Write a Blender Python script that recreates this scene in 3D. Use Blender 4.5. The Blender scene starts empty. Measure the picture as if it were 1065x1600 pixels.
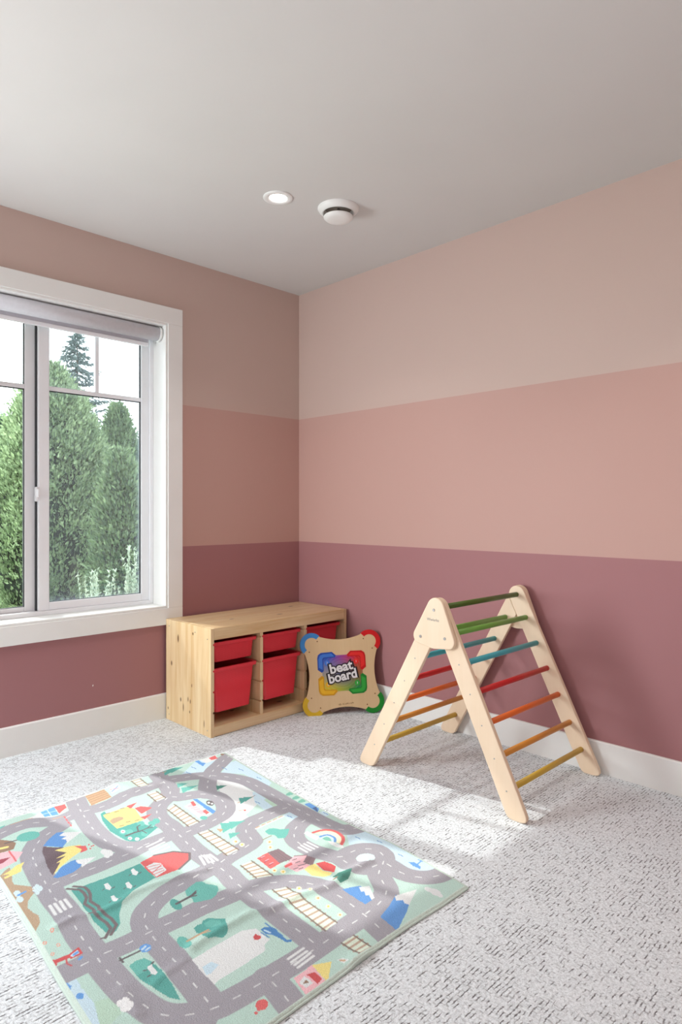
import bpy, bmesh, math, random
import numpy as np
from mathutils import Vector, Matrix

S = bpy.context.scene
COL = S.collection
D = bpy.data
PI = math.pi

# ------------------------------------------------------------------ camera
YAW = 0.77623                     # view direction, measured from -x towards +y
cd = D.cameras.new('camera')
cd.sensor_fit = 'HORIZONTAL'
cd.sensor_width = 36.0
cd.lens = 36.0 * 1018.96 / 1065.0
cd.shift_y = -3.27 / 1065.0
cd.clip_start = 0.02
cd.clip_end = 300
co = D.objects.new('camera', cd)
COL.objects.link(co)
co.location = (3.1059, -2.6794, 1.0949)
co.rotation_euler = (PI / 2, 0, PI / 2 - YAW)
S.camera = co

# ------------------------------------------------------------------ light
S.view_settings.view_transform = 'Standard'
S.view_settings.look = 'None'
S.view_settings.exposure = 0.0
S.view_settings.gamma = 1.0
S.view_settings.use_curve_mapping = False

wd = D.worlds.new('overcast_sky')
S.world = wd
wd.use_nodes = True
wn = wd.node_tree
wn.nodes['Background'].inputs['Color'].default_value = (0.88, 0.95, 1.0, 1)
wn.nodes['Background'].inputs['Strength'].default_value = 6.6

sd = D.lights.new('sun', 'SUN')
sd.energy = 4.5
sd.angle = math.radians(0.8)
sd.color = (1.0, 0.97, 0.93)
so = D.objects.new('sun', sd)
COL.objects.link(so)
so.rotation_euler = Vector((1.0, 0.258, -0.95)).to_track_quat('-Z', 'Y').to_euler()
so.location = (-6, -2, 6)


def area(name, loc, aim, sx, sy, power, color=(1, 1, 1)):
    l = D.lights.new(name, 'AREA')
    l.shape = 'RECTANGLE'
    l.size, l.size_y = sx, sy
    l.energy = power
    l.color = color
    o = D.objects.new(name, l)
    COL.objects.link(o)
    o.location = loc
    o.rotation_euler = (Vector(aim) - Vector(loc)).to_track_quat('-Z', 'Y').to_euler()
    return o


# added unseen fill lamps: one along the left wall, one aimed at ceiling
area('left_wall_fill', (.06, -2.9, 1.15), (2.2, -.9, .5), .9, 1.1, 88, (0.90, 0.97, 1.0))
area('ceiling_fill', (3.3, -3.0, 1.0), (2.7, -2.5, 2.44), 1.2, 1.2, 17, (0.93, 0.97, 1.0))


# ------------------------------------------------------------------ helpers
def link(o, parent=None):
    COL.objects.link(o)
    if parent is not None:
        o.parent = parent
    return o


def tag(o, label=None, cat=None, group=None, kind=None):
    if label: o['label'] = label
    if cat: o['category'] = cat
    if group: o['group'] = group
    if kind: o['kind'] = kind
    return o


def empty(name, loc=(0, 0, 0), parent=None):
    o = D.objects.new(name, None)
    o.empty_display_size = 0.05
    o.location = loc
    return link(o, parent)


def obj(name, me, mat=None, parent=None, smooth=False):
    if isinstance(me, bmesh.types.BMesh):
        m = D.meshes.new(name)
        me.normal_update()
        me.to_mesh(m)
        me.free()
        me = m
    if mat is not None:
        for x in (mat if isinstance(mat, (list, tuple)) else [mat]):
            me.materials.append(x)
    if smooth:
        me.polygons.foreach_set('use_smooth', [True] * len(me.polygons))
    return link(D.objects.new(name, me), parent)


def box(bm, lo, hi, bevel=0.0, seg=2):
    lo, hi = Vector(lo), Vector(hi)
    r = bmesh.ops.create_cube(bm, size=1.0)
    vs = r['verts']
    c, s = (lo + hi) / 2, hi - lo
    for v in vs:
        v.co = Vector((v.co.x * s.x + c.x, v.co.y * s.y + c.y, v.co.z * s.z + c.z))
    if bevel > 0:
        es = list({e for v in vs for e in v.link_edges})
        bmesh.ops.bevel(bm, geom=es, offset=bevel, segments=seg, affect='EDGES', profile=0.5)
    return bm


def boxes(lst, bevel=0.0, seg=2):
    bm = bmesh.new()
    for lo, hi in lst:
        box(bm, lo, hi, bevel, seg)
    return bm


def prism(pts, a, b, axis='y', bevel=0.0, seg=2, bm=None):
    """closed outline extruded from a to b along an axis; outline axes: y->(x,z), x->(y,z), z->(x,y)"""
    bm = bm or bmesh.new()

    def P(u, v, w):
        return {'y': (u, w, v), 'x': (w, u, v), 'z': (u, v, w)}[axis]
    n = len(pts)
    va = [bm.verts.new(P(u, v, a)) for u, v in pts]
    vb = [bm.verts.new(P(u, v, b)) for u, v in pts]
    fa, fb = bm.faces.new(va), bm.faces.new(list(reversed(vb)))
    for i in range(n):
        bm.faces.new((va[i], vb[i], vb[(i + 1) % n], va[(i + 1) % n]))
    bmesh.ops.recalc_face_normals(bm, faces=bm.faces[:])
    if bevel > 0:
        es = list(fa.edges) + list(fb.edges)
        bmesh.ops.bevel(bm, geom=es, offset=bevel, segments=seg, affect='EDGES', profile=0.5)
    return bm


def cyl(bm, p0, p1, r0, r1=None, n=20, caps=True):
    p0, p1 = Vector(p0), Vector(p1)
    r1 = r0 if r1 is None else r1
    q = (p1 - p0).to_track_quat('Z', 'Y')
    A, B = [], []
    for i in range(n):
        t = 2 * PI * i / n
        d = Vector((math.cos(t), math.sin(t), 0))
        A.append(bm.verts.new(p0 + q @ (d * r0)))
        B.append(bm.verts.new(p1 + q @ (d * r1)))
    for i in range(n):
        f = bm.faces.new((A[i], A[(i + 1) % n], B[(i + 1) % n], B[i]))
        f.smooth = True
    if caps:
        bm.faces.new(list(reversed(A)))
        bm.faces.new(B)
    return bm


def lathe(prof, n=40, c=(0, 0, 0), bm=None):
    bm = bm or bmesh.new()
    rings = []
    for r, z in prof:
        if r < 1e-6:
            rings.append([bm.verts.new((c[0], c[1], c[2] + z))])
        else:
            rings.append([bm.verts.new((c[0] + r * math.cos(2 * PI * i / n), c[1] + r * math.sin(2 * PI * i / n), c[2] + z)) for i in range(n)])
    for A, B in zip(rings[:-1], rings[1:]):
        for i in range(n):
            a, b = A[i % len(A)], A[(i + 1) % len(A)]
            d, e = B[i % len(B)], B[(i + 1) % len(B)]
            vs = []
            for v in (a, b, e, d):
                if v not in vs: vs.append(v)
            if len(vs) > 2:
                f = bm.faces.new(vs)
                f.smooth = True
    bmesh.ops.recalc_face_normals(bm, faces=bm.faces[:])
    return bm


def hull2(circles, n=24):
    """convex outline round a set of circles (x, y, r)"""
    P = [(x + r * math.cos(2 * PI * i / n), y + r * math.sin(2 * PI * i / n)) for x, y, r in circles for i in range(n)]
    P = sorted(set((round(a, 6), round(b, 6)) for a, b in P))

    def half(Q):
        h = []
        for p in Q:
            while len(h) > 1 and (h[-1][0] - h[-2][0]) * (p[1] - h[-2][1]) - (h[-1][1] - h[-2][1]) * (p[0] - h[-2][0]) <= 0:
                h.pop()
            h.append(p)
        return h
    a, b = half(P), half(P[::-1])
    return a[:-1] + b[:-1]


# ------------------------------------------------------------------ materials
def nodes(name):
    m = D.materials.new(name)
    m.use_nodes = True
    t = m.node_tree
    return m, t, t.nodes['Principled BSDF']


def N(t, typ, **kw):
    n = t.nodes.new(typ)
    for k, v in kw.items():
        setattr(n, k, v)
    return n


def lnk(t, a, b):
    t.links.new(a, b)


def mth(t, op, a, b=None, clamp=False):
    n = N(t, 'ShaderNodeMath', operation=op, use_clamp=clamp)
    for i, v in enumerate((a, b)):
        if v is None: continue
        if isinstance(v, (int, float)): n.inputs[i].default_value = v
        else: lnk(t, v, n.inputs[i])
    return n.outputs[0]


def mix(t, fac, a, b):
    n = N(t, 'ShaderNodeMix', data_type='RGBA')
    for k, v in (('Factor', fac), ('A', a), ('B', b)):
        s = n.inputs[{'Factor': 0, 'A': 6, 'B': 7}[k]]
        if isinstance(v, (int, float)): s.default_value = v
        elif isinstance(v, tuple): s.default_value = (*v[:3], 1)
        else: lnk(t, v, s)
    return n.outputs[2]


def lin(r, g, b):
    f = lambda c: (c / 255 / 12.92) if c <= 10 else ((c / 255 + 0.055) / 1.055) ** 2.4
    return (f(r), f(g), f(b))


def noise(t, vec, scale, detail=2, rough=0.5, dist=0.0):
    n = N(t, 'ShaderNodeTexNoise')
    n.inputs['Scale'].default_value = scale
    n.inputs['Detail'].default_value = detail
    n.inputs['Roughness'].default_value = rough
    n.inputs['Distortion'].default_value = dist
    if vec is not None: lnk(t, vec, n.inputs['Vector'])
    return n.outputs['Fac']


def mapping(t, vec, scale=(1, 1, 1), loc=(0, 0, 0), rot=(0, 0, 0)):
    n = N(t, 'ShaderNodeMapping')
    n.inputs['Scale'].default_value = scale
    n.inputs['Location'].default_value = loc
    n.inputs['Rotation'].default_value = rot
    lnk(t, vec, n.inputs['Vector'])
    return n.outputs[0]


def ramp(t, fac, lo, hi, a=(0, 0, 0), b=(1, 1, 1)):
    n = N(t, 'ShaderNodeValToRGB')
    n.color_ramp.elements[0].position = lo
    n.color_ramp.elements[0].color = (*a, 1)
    n.color_ramp.elements[1].position = hi
    n.color_ramp.elements[1].color = (*b, 1)
    lnk(t, fac, n.inputs[0])
    return n.outputs[0]


def bump(t, bsdf, h, strength=0.2, dist=0.01):
    n = N(t, 'ShaderNodeBump')
    n.inputs['Strength'].default_value = strength
    n.inputs['Distance'].default_value = dist
    lnk(t, h, n.inputs['Height'])
    lnk(t, n.outputs[0], bsdf.inputs['Normal'])


def objco(t):
    return N(t, 'ShaderNodeTexCoord').outputs['Object']


def plain(name, col, rough=0.5, var=0.06, scale=30, bmp=0.0, spec=0.4, metal=0.0):
    m, t, b = nodes(name)
    f = noise(t, objco(t), scale, 3)
    lo = tuple(c * (1 - var) for c in col)
    hi = tuple(min(1, c * (1 + var)) for c in col)
    lnk(t, ramp(t, f, 0.3, 0.7, lo, hi), b.inputs['Base Color'])
    b.inputs['Roughness'].default_value = rough
    b.inputs['Specular IOR Level'].default_value = spec
    b.inputs['Metallic'].default_value = metal
    if bmp: bump(t, b, noise(t, objco(t), scale * 8, 2), bmp, 0.002)
    return m


def wood(name, base, dark, grain='z', rough=0.5, scale=1.0, contrast=1.0, knots=(), kaxis=('x', 'z')):
    """long-grained timber; grain runs along the named object axis, knots are (u, v, ru, rv) in kaxis coordinates"""
    m, t, b = nodes(name)
    c = objco(t)
    sc = {'x': (2.2, 34, 34), 'y': (34, 2.2, 34), 'z': (34, 34, 2.2)}[grain]
    v = mapping(t, c, tuple(s * scale for s in sc))
    g1 = noise(t, v, 1.0, 4, 0.55, 0.6)
    sc2 = {'x': (4, 160, 160), 'y': (160, 4, 160), 'z': (160, 160, 4)}[grain]
    g2 = noise(t, mapping(t, c, tuple(s * scale for s in sc2)), 1.0, 2)
    broad = noise(t, mapping(t, c, {'x': (.7, 7, 7), 'y': (7, .7, 7), 'z': (7, 7, .7)}[grain]), 1.0, 1)
    k = 0.30 * contrast
    f = mth(t, 'ADD', mth(t, 'MULTIPLY', ramp(t, g1, 0.35, 0.68), 0.55), mth(t, 'MULTIPLY', ramp(t, g2, 0.35, 0.7), 0.2))
    f = mth(t, 'ADD', f, mth(t, 'MULTIPLY', ramp(t, broad, 0.3, 0.7), 0.35))
    col = mix(t, mth(t, 'MULTIPLY', f, k * 1.6), base, dark)
    if knots:
        s = N(t, 'ShaderNodeSeparateXYZ')
        lnk(t, c, s.inputs[0])
        U, V = (s.outputs['XYZ'.index(a.upper())] for a in kaxis)
        tot = None
        for u, w, ru, rv in knots:
            du = mth(t, 'DIVIDE', mth(t, 'SUBTRACT', U, u), ru)
            dv = mth(t, 'DIVIDE', mth(t, 'SUBTRACT', V, w), rv)
            d = mth(t, 'ADD', mth(t, 'MULTIPLY', du, du), mth(t, 'MULTIPLY', dv, dv))
            e = mth(t, 'SUBTRACT', 1.25, d, True)
            tot = e if tot is None else mth(t, 'MAXIMUM', tot, e)
        col = mix(t, mth(t, 'MULTIPLY', tot, 0.85), col, lin(92, 58, 32))
    lnk(t, col, b.inputs['Base Color'])
    b.inputs['Roughness'].default_value = rough
    b.inputs['Specular IOR Level'].default_value = 0.35
    bump(t, b, g2, 0.12, 0.001)
    return m


M = {}
M['trim'] = plain('white_trim_paint', lin(240, 240, 237), 0.38, 0.015, 6)
M['vinyl'] = plain('white_vinyl', lin(245, 246, 249), 0.3, 0.01, 10)
M['ceiling'] = plain('ceiling_paint', lin(211, 209, 206), 0.9, 0.012, 3, 0.05, 0.2)
M['gasket'] = plain('dark_gasket', lin(52, 54, 58), 0.6)
M['shade'] = plain('grey_shade_fabric', lin(216, 216, 222), 0.85, 0.03, 60, 0.1)
M['plastic'] = plain('white_plastic', lin(236, 236, 233), 0.35, 0.01, 8)
M['steel'] = plain('brushed_steel', lin(170, 168, 165), 0.32, 0.05, 40, metal=1.0)
M['black_gap'] = plain('dark_opening', lin(150, 140, 130), 0.8)

BAND1, BAND2 = 1.661, 0.898


def wall_paint():
    m, t, b = nodes('three_band_wall_paint')
    g = N(t, 'ShaderNodeNewGeometry')
    s = N(t, 'ShaderNodeSeparateXYZ')
    lnk(t, g.outputs['Position'], s.inputs[0])
    z = s.outputs['Z']
    a = mth(t, 'GREATER_THAN', z, BAND2)
    c = mth(t, 'GREATER_THAN', z, BAND1)
    col = mix(t, a, lin(166, 117, 119), lin(197, 159, 149))
    col = mix(t, c, col, lin(203, 179, 169))
    lnk(t, col, b.inputs['Base Color'])
    b.inputs['Roughness'].default_value = 0.62
    b.inputs['Specular IOR Level'].default_value = 0.3
    bump(t, b, noise(t, g.outputs['Position'], 220, 2), 0.08, 0.001)
    return m


def carpet():
    """loop pile: ribs along y about 11 mm apart, dark slits between ribs and shorter slits across them"""
    m, t, b = nodes('loop_pile_carpet')
    c = objco(t)
    s = N(t, 'ShaderNodeSeparateXYZ')
    lnk(t, c, s.inputs[0])
    wob = noise(t, mapping(t, c, (28, 28, 1)), 1.0, 2, .6)
    wob2 = noise(t, mapping(t, c, (90, 90, 1), (3, 5, 0)), 1.0, 1)
    w = mth(t, 'ADD', mth(t, 'MULTIPLY', mth(t, 'SUBTRACT', wob, .5), .75), mth(t, 'MULTIPLY', mth(t, 'SUBTRACT', wob2, .5), .3))
    u = mth(t, 'ADD', mth(t, 'DIVIDE', s.outputs['X'], .0105), w)
    iu, fu = mth(t, 'FLOOR', u), mth(t, 'FRACT', u)

    def vec(a, bb, cc=0.0):
        n = N(t, 'ShaderNodeCombineXYZ')
        for k, q in enumerate((a, bb, cc)):
            if isinstance(q, float): n.inputs[k].default_value = q
            else: lnk(t, q, n.inputs[k])
        return n.outputs[0]
    iu2 = mth(t, 'FLOOR', mth(t, 'ADD', u, .5))            # index of the nearest slit line
    pres = noise(t, vec(mth(t, 'MULTIPLY', iu2, 7.31), mth(t, 'MULTIPLY', s.outputs['Y'], 38)), 1.0, 1)
    tuft = noise(t, mapping(t, c, (170, 140, 1)), 1.0, 2, .6, .5)
    du = mth(t, 'ADD', mth(t, 'MINIMUM', fu, mth(t, 'SUBTRACT', 1.0, fu)), mth(t, 'MULTIPLY', mth(t, 'SUBTRACT', tuft, .5), .45))
    patch = noise(t, mapping(t, c, (6, 6, 1)), 1.0, 3)
    thr = mth(t, 'ADD', .35, mth(t, 'MULTIPLY', patch, .34))
    on = mth(t, 'MULTIPLY', mth(t, 'SUBTRACT', thr, pres), 7.0, True)
    slit = mth(t, 'MULTIPLY', ramp(t, du, .06, .21, (1, 1, 1), (0, 0, 0)), on)
    rn = N(t, 'ShaderNodeTexWhiteNoise', noise_dimensions='1D')
    lnk(t, iu, rn.inputs['W'])
    v = mth(t, 'ADD', mth(t, 'ADD', mth(t, 'DIVIDE', s.outputs['Y'], .021), mth(t, 'MULTIPLY', rn.outputs['Value'], 9.0)), mth(t, 'MULTIPLY', w, .6))
    fv = mth(t, 'FRACT', v)
    dv = mth(t, 'MINIMUM', fv, mth(t, 'SUBTRACT', 1.0, fv))
    rn2 = N(t, 'ShaderNodeTexWhiteNoise', noise_dimensions='2D')
    lnk(t, vec(iu, mth(t, 'FLOOR', mth(t, 'ADD', v, .5))), rn2.inputs['Vector'])
    cross = mth(t, 'MULTIPLY', ramp(t, dv, .03, .11, (1, 1, 1), (0, 0, 0)), mth(t, 'MULTIPLY', mth(t, 'SUBTRACT', rn2.outputs['Value'], .45, True), 1.0))
    d = mth(t, 'MAXIMUM', slit, cross)
    fine = noise(t, c, 520, 3, .7)
    nap = mth(t, 'ADD', mth(t, 'MULTIPLY', fine, .55), mth(t, 'MULTIPLY', tuft, .45))
    yarn = ramp(t, nap, 0.38, 0.58, lin(188, 192, 195), lin(242, 247, 250))
    col = mix(t, mth(t, 'MULTIPLY', d, 0.88), yarn, lin(88, 83, 84))  # dark slit colour paints in the shade of the gaps between loops
    lnk(t, col, b.inputs['Base Color'])
    b.inputs['Roughness'].default_value = 0.95
    b.inputs['Specular IOR Level'].default_value = 0.1
    h = mth(t, 'ADD', mth(t, 'MULTIPLY', tuft, .9), mth(t, 'MULTIPLY', fine, .5))
    bump(t, b, mth(t, 'SUBTRACT', h, mth(t, 'MULTIPLY', d, .5)), 0.4, 0.005)
    return m


M['wall'] = wall_paint()
M['carpet'] = carpet()
PINE, PINED = lin(240, 218, 178), lin(206, 164, 106)
M['pine_z'] = wood('pine_upright', PINE, PINED, 'z', .38, contrast=1.7, knots=[(.055, .30, .008, .014), (.145, .130, .007, .012), (.215, .145, .005, .013), (.236, .138, .005, .012), (.23, .085, .005, .008), (.17, .095, .005, .022), (.36, .055, .004, .02), (.12, .437, .008, .022), (.26, .48, .006, .008), (.43, .475, .005, .005), (.02, .06, .005, .008), (.25, .22, .004, .01)])
M['pine_d'] = wood('pine_divider', PINE, PINED, 'z', contrast=1.7)
M['pine_y'] = wood('pine_long', PINE, PINED, 'y', .3, contrast=1.7, knots=[(.30, .52, .010, .022), (.12, .75, .01, .02), (.25, .24, .008, .016)], kaxis=('x', 'y'))
M['birch'] = wood('birch_ply', lin(240, 217, 190), lin(224, 194, 156), 'z', 0.45, 0.8, 0.6)
M['birch_edge'] = wood('birch_ply_edge', lin(205, 168, 118), lin(160, 116, 68), 'z', 0.5, 1.6, 1.3)
M['board'] = wood('board_ply', lin(219, 190, 148), lin(196, 160, 112), 'y', 0.45, 0.9, 0.6)


def glass():
    m, t, b = nodes('window_glass')
    t.nodes.remove(b)
    tr, gl, mx, fr = N(t, 'ShaderNodeBsdfTransparent'), N(t, 'ShaderNodeBsdfGlossy'), N(t, 'ShaderNodeMixShader'), N(t, 'ShaderNodeFresnel')
    tr.inputs[0].default_value = (0.96, 0.98, 0.97, 1)
    gl.inputs['Roughness'].default_value = 0.02
    fr.inputs[0].default_value = 1.35
    lnk(t, fr.outputs[0], mx.inputs[0]); lnk(t, tr.outputs[0], mx.inputs[1]); lnk(t, gl.outputs[0], mx.inputs[2])
    lnk(t, mx.outputs[0], t.nodes['Material Output'].inputs[0])
    return m


def insect_mesh():
    m, t, b = nodes('fine_insect_mesh')
    t.nodes.remove(b)
    tr, df, mx = N(t, 'ShaderNodeBsdfTransparent'), N(t, 'ShaderNodeBsdfDiffuse'), N(t, 'ShaderNodeMixShader')
    df.inputs[0].default_value = (*lin(160, 164, 174), 1)
    tr.inputs[0].default_value = (0.88, 0.90, 0.93, 1)
    w = noise(t, mapping(t, objco(t), (1, 1, 1)), 700, 0)
    f = ramp(t, w, 0.3, 0.7, (0.28, 0.28, 0.28), (0.38, 0.38, 0.38))
    lnk(t, f, mx.inputs[0]); lnk(t, tr.outputs[0], mx.inputs[1]); lnk(t, df.outputs[0], mx.inputs[2])
    lnk(t, mx.outputs[0], t.nodes['Material Output'].inputs[0])
    return m


def lamp_mat(name, col, s):
    m, t, b = nodes(name)
    b.inputs['Base Color'].default_value = (*col, 1)
    b.inputs['Emission Color'].default_value = (*col, 1)
    b.inputs['Emission Strength'].default_value = s
    return m


def leafy(name, a, bcol, trans=0.35, scale=2.5):
    m, t, b = nodes(name)
    c = objco(t)
    f = noise(t, c, scale, 3, 0.6)
    f2 = noise(t, c, scale * 9, 2)
    rnd = N(t, 'ShaderNodeNewGeometry').outputs['Random Per Island']
    k = mth(t, 'ADD', mth(t, 'ADD', mth(t, 'MULTIPLY', f, .5), mth(t, 'MULTIPLY', f2, .3)), mth(t, 'MULTIPLY', rnd, .2))
    col = ramp(t, k, 0.34, 0.66, a, bcol)
    lnk(t, col, b.inputs['Base Color'])
    b.inputs['Roughness'].default_value = 0.6
    b.inputs['Specular IOR Level'].default_value = 0.2
    tl, mx = N(t, 'ShaderNodeBsdfTranslucent'), N(t, 'ShaderNodeMixShader')
    lnk(t, col, tl.inputs[0])
    mx.inputs[0].default_value = trans
    lnk(t, b.outputs[0], mx.inputs[1]); lnk(t, tl.outputs[0], mx.inputs[2])
    lnk(t, mx.outputs[0], t.nodes['Material Output'].inputs[0])
    return m


M['glass'] = glass()
M['mesh'] = insect_mesh()
M['lens'] = lamp_mat('lit_lens', (1.0, 0.97, 0.92), 6.0)
M['cedar'] = leafy('cedar_green', lin(50, 72, 60), lin(118, 142, 112), 0.2, 4)
M['cedar_mid'] = leafy('cedar_mid_green', lin(66, 88, 66), lin(146, 166, 124), 0.25, 4)
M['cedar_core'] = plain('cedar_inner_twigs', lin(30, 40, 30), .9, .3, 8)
M['cedar_bright'] = leafy('cedar_light_green', lin(84, 104, 76), lin(166, 184, 142), 0.22, 4)
M['spruce'] = leafy('spruce_needles', lin(78, 92, 92), lin(116, 130, 126), 0.2)
M['sage'] = leafy('grey_green_stalks', lin(150, 166, 142), lin(214, 222, 202), 0.35, 8)
M['bark'] = plain('bark', lin(92, 76, 62), 0.9, 0.25, 25, 0.4)
M['lawn'] = plain('lawn_green', lin(92, 112, 62), 0.95, 0.35, 4, 0.3)
M['render'] = plain('outside_wall_render', lin(205, 203, 198), 0.8, 0.04, 12)

# ================================================================== THE ROOM
RX, RY, H = 4.1, -3.7, 2.44                     # far corner of the room from the corner in view (0, 0)
WY0, WY1, WZ0, WZ1 = -2.133, -0.922, 0.578, 2.078   # window opening in the left wall


def struct(name, me, mat, parent=None):
    return tag(obj(name, me, mat, parent), kind='structure')


struct('floor', boxes([((-0.0, RY, -0.12), (RX, 0.0, 0.0))]), M['carpet'])
struct('ceiling', boxes([((-0.19, RY - .12, H), (RX + .12, .12, H + .12))]), M['ceiling'])
struct('wall_left', boxes([((-.19, RY, -.5), (0, WY0, H)), ((-.19, WY1, -.5), (0, .12, H)),
                           ((-.19, WY0, -.5), (0, WY1, WZ0)), ((-.19, WY0, WZ1), (0, WY1, H))]), M['wall'])
struct('wall_right', boxes([((0, 0, -.5), (RX + .12, .12, H))]), M['wall'])
struct('wall_front', boxes([((-.19, RY - .12, -.5), (RX + .12, RY, H))]), M['wall'])
struct('wall_back', boxes([((RX, RY, -.5), (RX + .12, 0, H))]), M['wall'])
obj('paint_chip', prism([(-1.3215, .238), (-1.3185, .2365), (-1.316, .243), (-1.318, .2465), (-1.3205, .243)], -.001, .0006, 'x'), M['trim'], D.objects['wall_left'])
BH = 0.131
base_prof = [(0, 0), (.014, 0), (.014, BH - .004), (.011, BH), (0, BH)]
struct('baseboard_left', prism(base_prof, RY, -.0, 'y'), M['trim'])
struct('baseboard_right', prism([(-a, b) for a, b in base_prof], .014, RX, 'x'), M['trim'])
struct('ground', boxes([((-45, -30, -.62), (-.19, 40, -.5))]), M['lawn'])

# ------------------------------------------------------------------ window
win = tag(empty('window_1', (0, -1.5275, WZ0)), kind='structure')


def wpart(name, lst, mat, parent=win, bevel=0.0015, seg=1):
    bm = boxes(lst, bevel, seg)
    o = obj(name, bm, mat, parent)
    par = parent
    off = Vector((0, 0, 0))
    while par is not None:
        off += par.location
        par = par.parent
    o.data.transform(Matrix.Translation(-off))
    return o


CW = 0.087
wpart('head_casing', [((0, WY0 - CW, WZ1), (.018, WY1 + CW, WZ1 + CW))], M['trim'], bevel=.002)
wpart('side_casing', [((0, WY1, WZ0), (.018, WY1 + CW, WZ1))], M['trim'], bevel=.002)
wpart('side_casing', [((0, WY0 - CW, WZ0), (.018, WY0, WZ1))], M['trim'], bevel=.002)
wpart('bottom_casing', [((0, WY0 - CW, WZ0 - CW), (.018, WY1 + CW, WZ0))], M['trim'], bevel=.002)
JT = .012                                        # jamb boards stand a little inside the casing edge
wpart('window_jamb', [((-.19, WY1 - JT, WZ0), (.013, WY1, WZ1))], M['trim'])
wpart('window_jamb', [((-.19, WY0, WZ0), (.013, WY0 + JT, WZ1))], M['trim'])
wpart('window_jamb', [((-.19, WY0 + JT, WZ1 - JT), (.013, WY1 - JT, WZ1))], M['trim'])
wpart('window_sill', [((-.19, WY0 + JT, WZ0), (.013, WY1 - JT, WZ0 + JT))], M['trim'])
a0, a1, z0, z1 = WY0 + JT, WY1 - JT, WZ0 + JT, WZ1 - JT
FW = .020
wpart('window_frame', [((-.19, a1 - FW, z0), (-.118, a1, z1)), ((-.19, a0, z0), (-.118, a0 + FW, z1)),
                       ((-.19, a0 + FW, z0), (-.118, a1 - FW, z0 + FW)), ((-.19, a0 + FW, z1 - FW), (-.118, a1 - FW, z1))], M['vinyl'])
YM = -1.529                                      # meeting line of the two sashes
MZ, MB = 1.684, .0105


def sash(y0, y1, x0, x1, stl, str_, rail, top, zb, name='window_sash'):
    s = wpart(name, [((x0, y0, zb), (x1, y0 + stl, z1 - FW)), ((x0, y1 - str_, zb), (x1, y1, z1 - FW)),
                     ((x0, y0 + stl, zb), (x1, y1 - str_, zb + rail)), ((x0, y0 + stl, z1 - FW - top), (x1, y1 - str_, z1 - FW))], M['vinyl'], bevel=.003, seg=2)
    ya, yb, za, zt = y0 + stl, y1 - str_, zb + rail, z1 - FW - top
    xm = (x0 + x1) / 2
    g = .004
    ym = (ya + yb) / 2
    for p in (((ya, za), (yb, MZ)), ((ya, MZ), (ym, zt)), ((ym, MZ), (yb, zt))):
        o = wpart('window_pane', [((xm - .002, p[0][0], p[0][1]), (xm + .002, p[1][0], p[1][1]))], M['glass'], s, 0)
    wpart('gasket', [((xm - .006, ya, za), (xm + .006, ya + g, zt)), ((xm - .006, yb - g, za), (xm + .006, yb, zt)),
                     ((xm - .006, ya, za), (xm + .006, yb, za + g * .6)), ((xm - .006, ya, MZ - MB - g), (xm + .006, yb, MZ - MB))], M['gasket'], s, 0)
    for nm, bx in (('muntin', ((xm - .009, ya, MZ - MB), (xm + .011, yb, MZ + MB))), ('muntin', ((xm - .009, ym - MB, MZ + MB), (xm + .011, ym + MB, zt)))):
        wpart(nm, [bx], M['vinyl'], s, .002, 1)
    return s


sr = sash(YM + .003, a1 - FW, -.165, -.130, .050, .042, .038, .03, z0 + FW)
sl = sash(a0 + FW, YM + .014, -.1885, -.1655, .048, .063, .022, .03, z0 + FW)
bm = bmesh.new()                                 # one sheet of fine mesh outside the right-hand sash
wo = win.location
bm.faces.new([bm.verts.new((-.1775 - wo.x, y - wo.y, z - wo.z)) for y, z in ((YM + .016, z0 + FW + .002), (a1 - FW - .002, z0 + FW + .002), (a1 - FW - .002, z1 - FW), (YM + .016, z1 - FW))])
obj('insect_screen', bm, M['mesh'], win)
wpart('sash_gap_shade', [((-.165, YM - .0030, z0 + FW), (-.150, YM + .0022, z1 - FW))], M['gasket'], win, 0)  # dark strip standing in for the shaded gap between the sashes
lt = wpart('sash_latch', [((-.152, YM - .011, 1.135), (-.126, YM + .003, 1.205))], M['vinyl'], win, .005, 2)
wpart('latch_lever', [((-.128, YM - .007, 1.155), (-.114, YM + .001, 1.195))], M['vinyl'], lt, .002)

# roller blind, rolled right up under the head of the window
rb = tag(empty('roller_blind', (-.045, (WY0 + WY1) / 2, 2.03)), 'grey roller blind rolled right up under the window head', 'blind')
yb0, yb1 = WY0 + .018, WY1 - .016


def local(bm, o):
    bmesh.ops.translate(bm, verts=bm.verts, vec=-o.location)
    return bm


bm = bmesh.new()
cyl(bm, (-.048, yb0 + .012, 2.028), (-.048, yb1 - .012, 2.028), .0365, n=40)
obj('fabric_roll', local(bm, rb), M['shade'], rb)
obj('fabric_drop', local(boxes([((-.0865, yb0 + .03, 1.975), (-.0845, yb1 - .045, 2.03))]), rb), M['shade'], rb)
obj('bottom_bar', local(boxes([((-.093, yb0 + .03, 1.962), (-.077, yb1 - .045, 1.982))], .003, 2), rb), M['vinyl'], rb)
for y in (yb0, yb1 - .012):
    bm = bmesh.new()
    cyl(bm, (-.048, y, 2.028), (-.048, y + .012, 2.028), .0405, n=40)
    cap = obj('end_cap', local(bm, rb), M['plastic'], rb)

# ------------------------------------------------------------------ ceiling fittings


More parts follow.
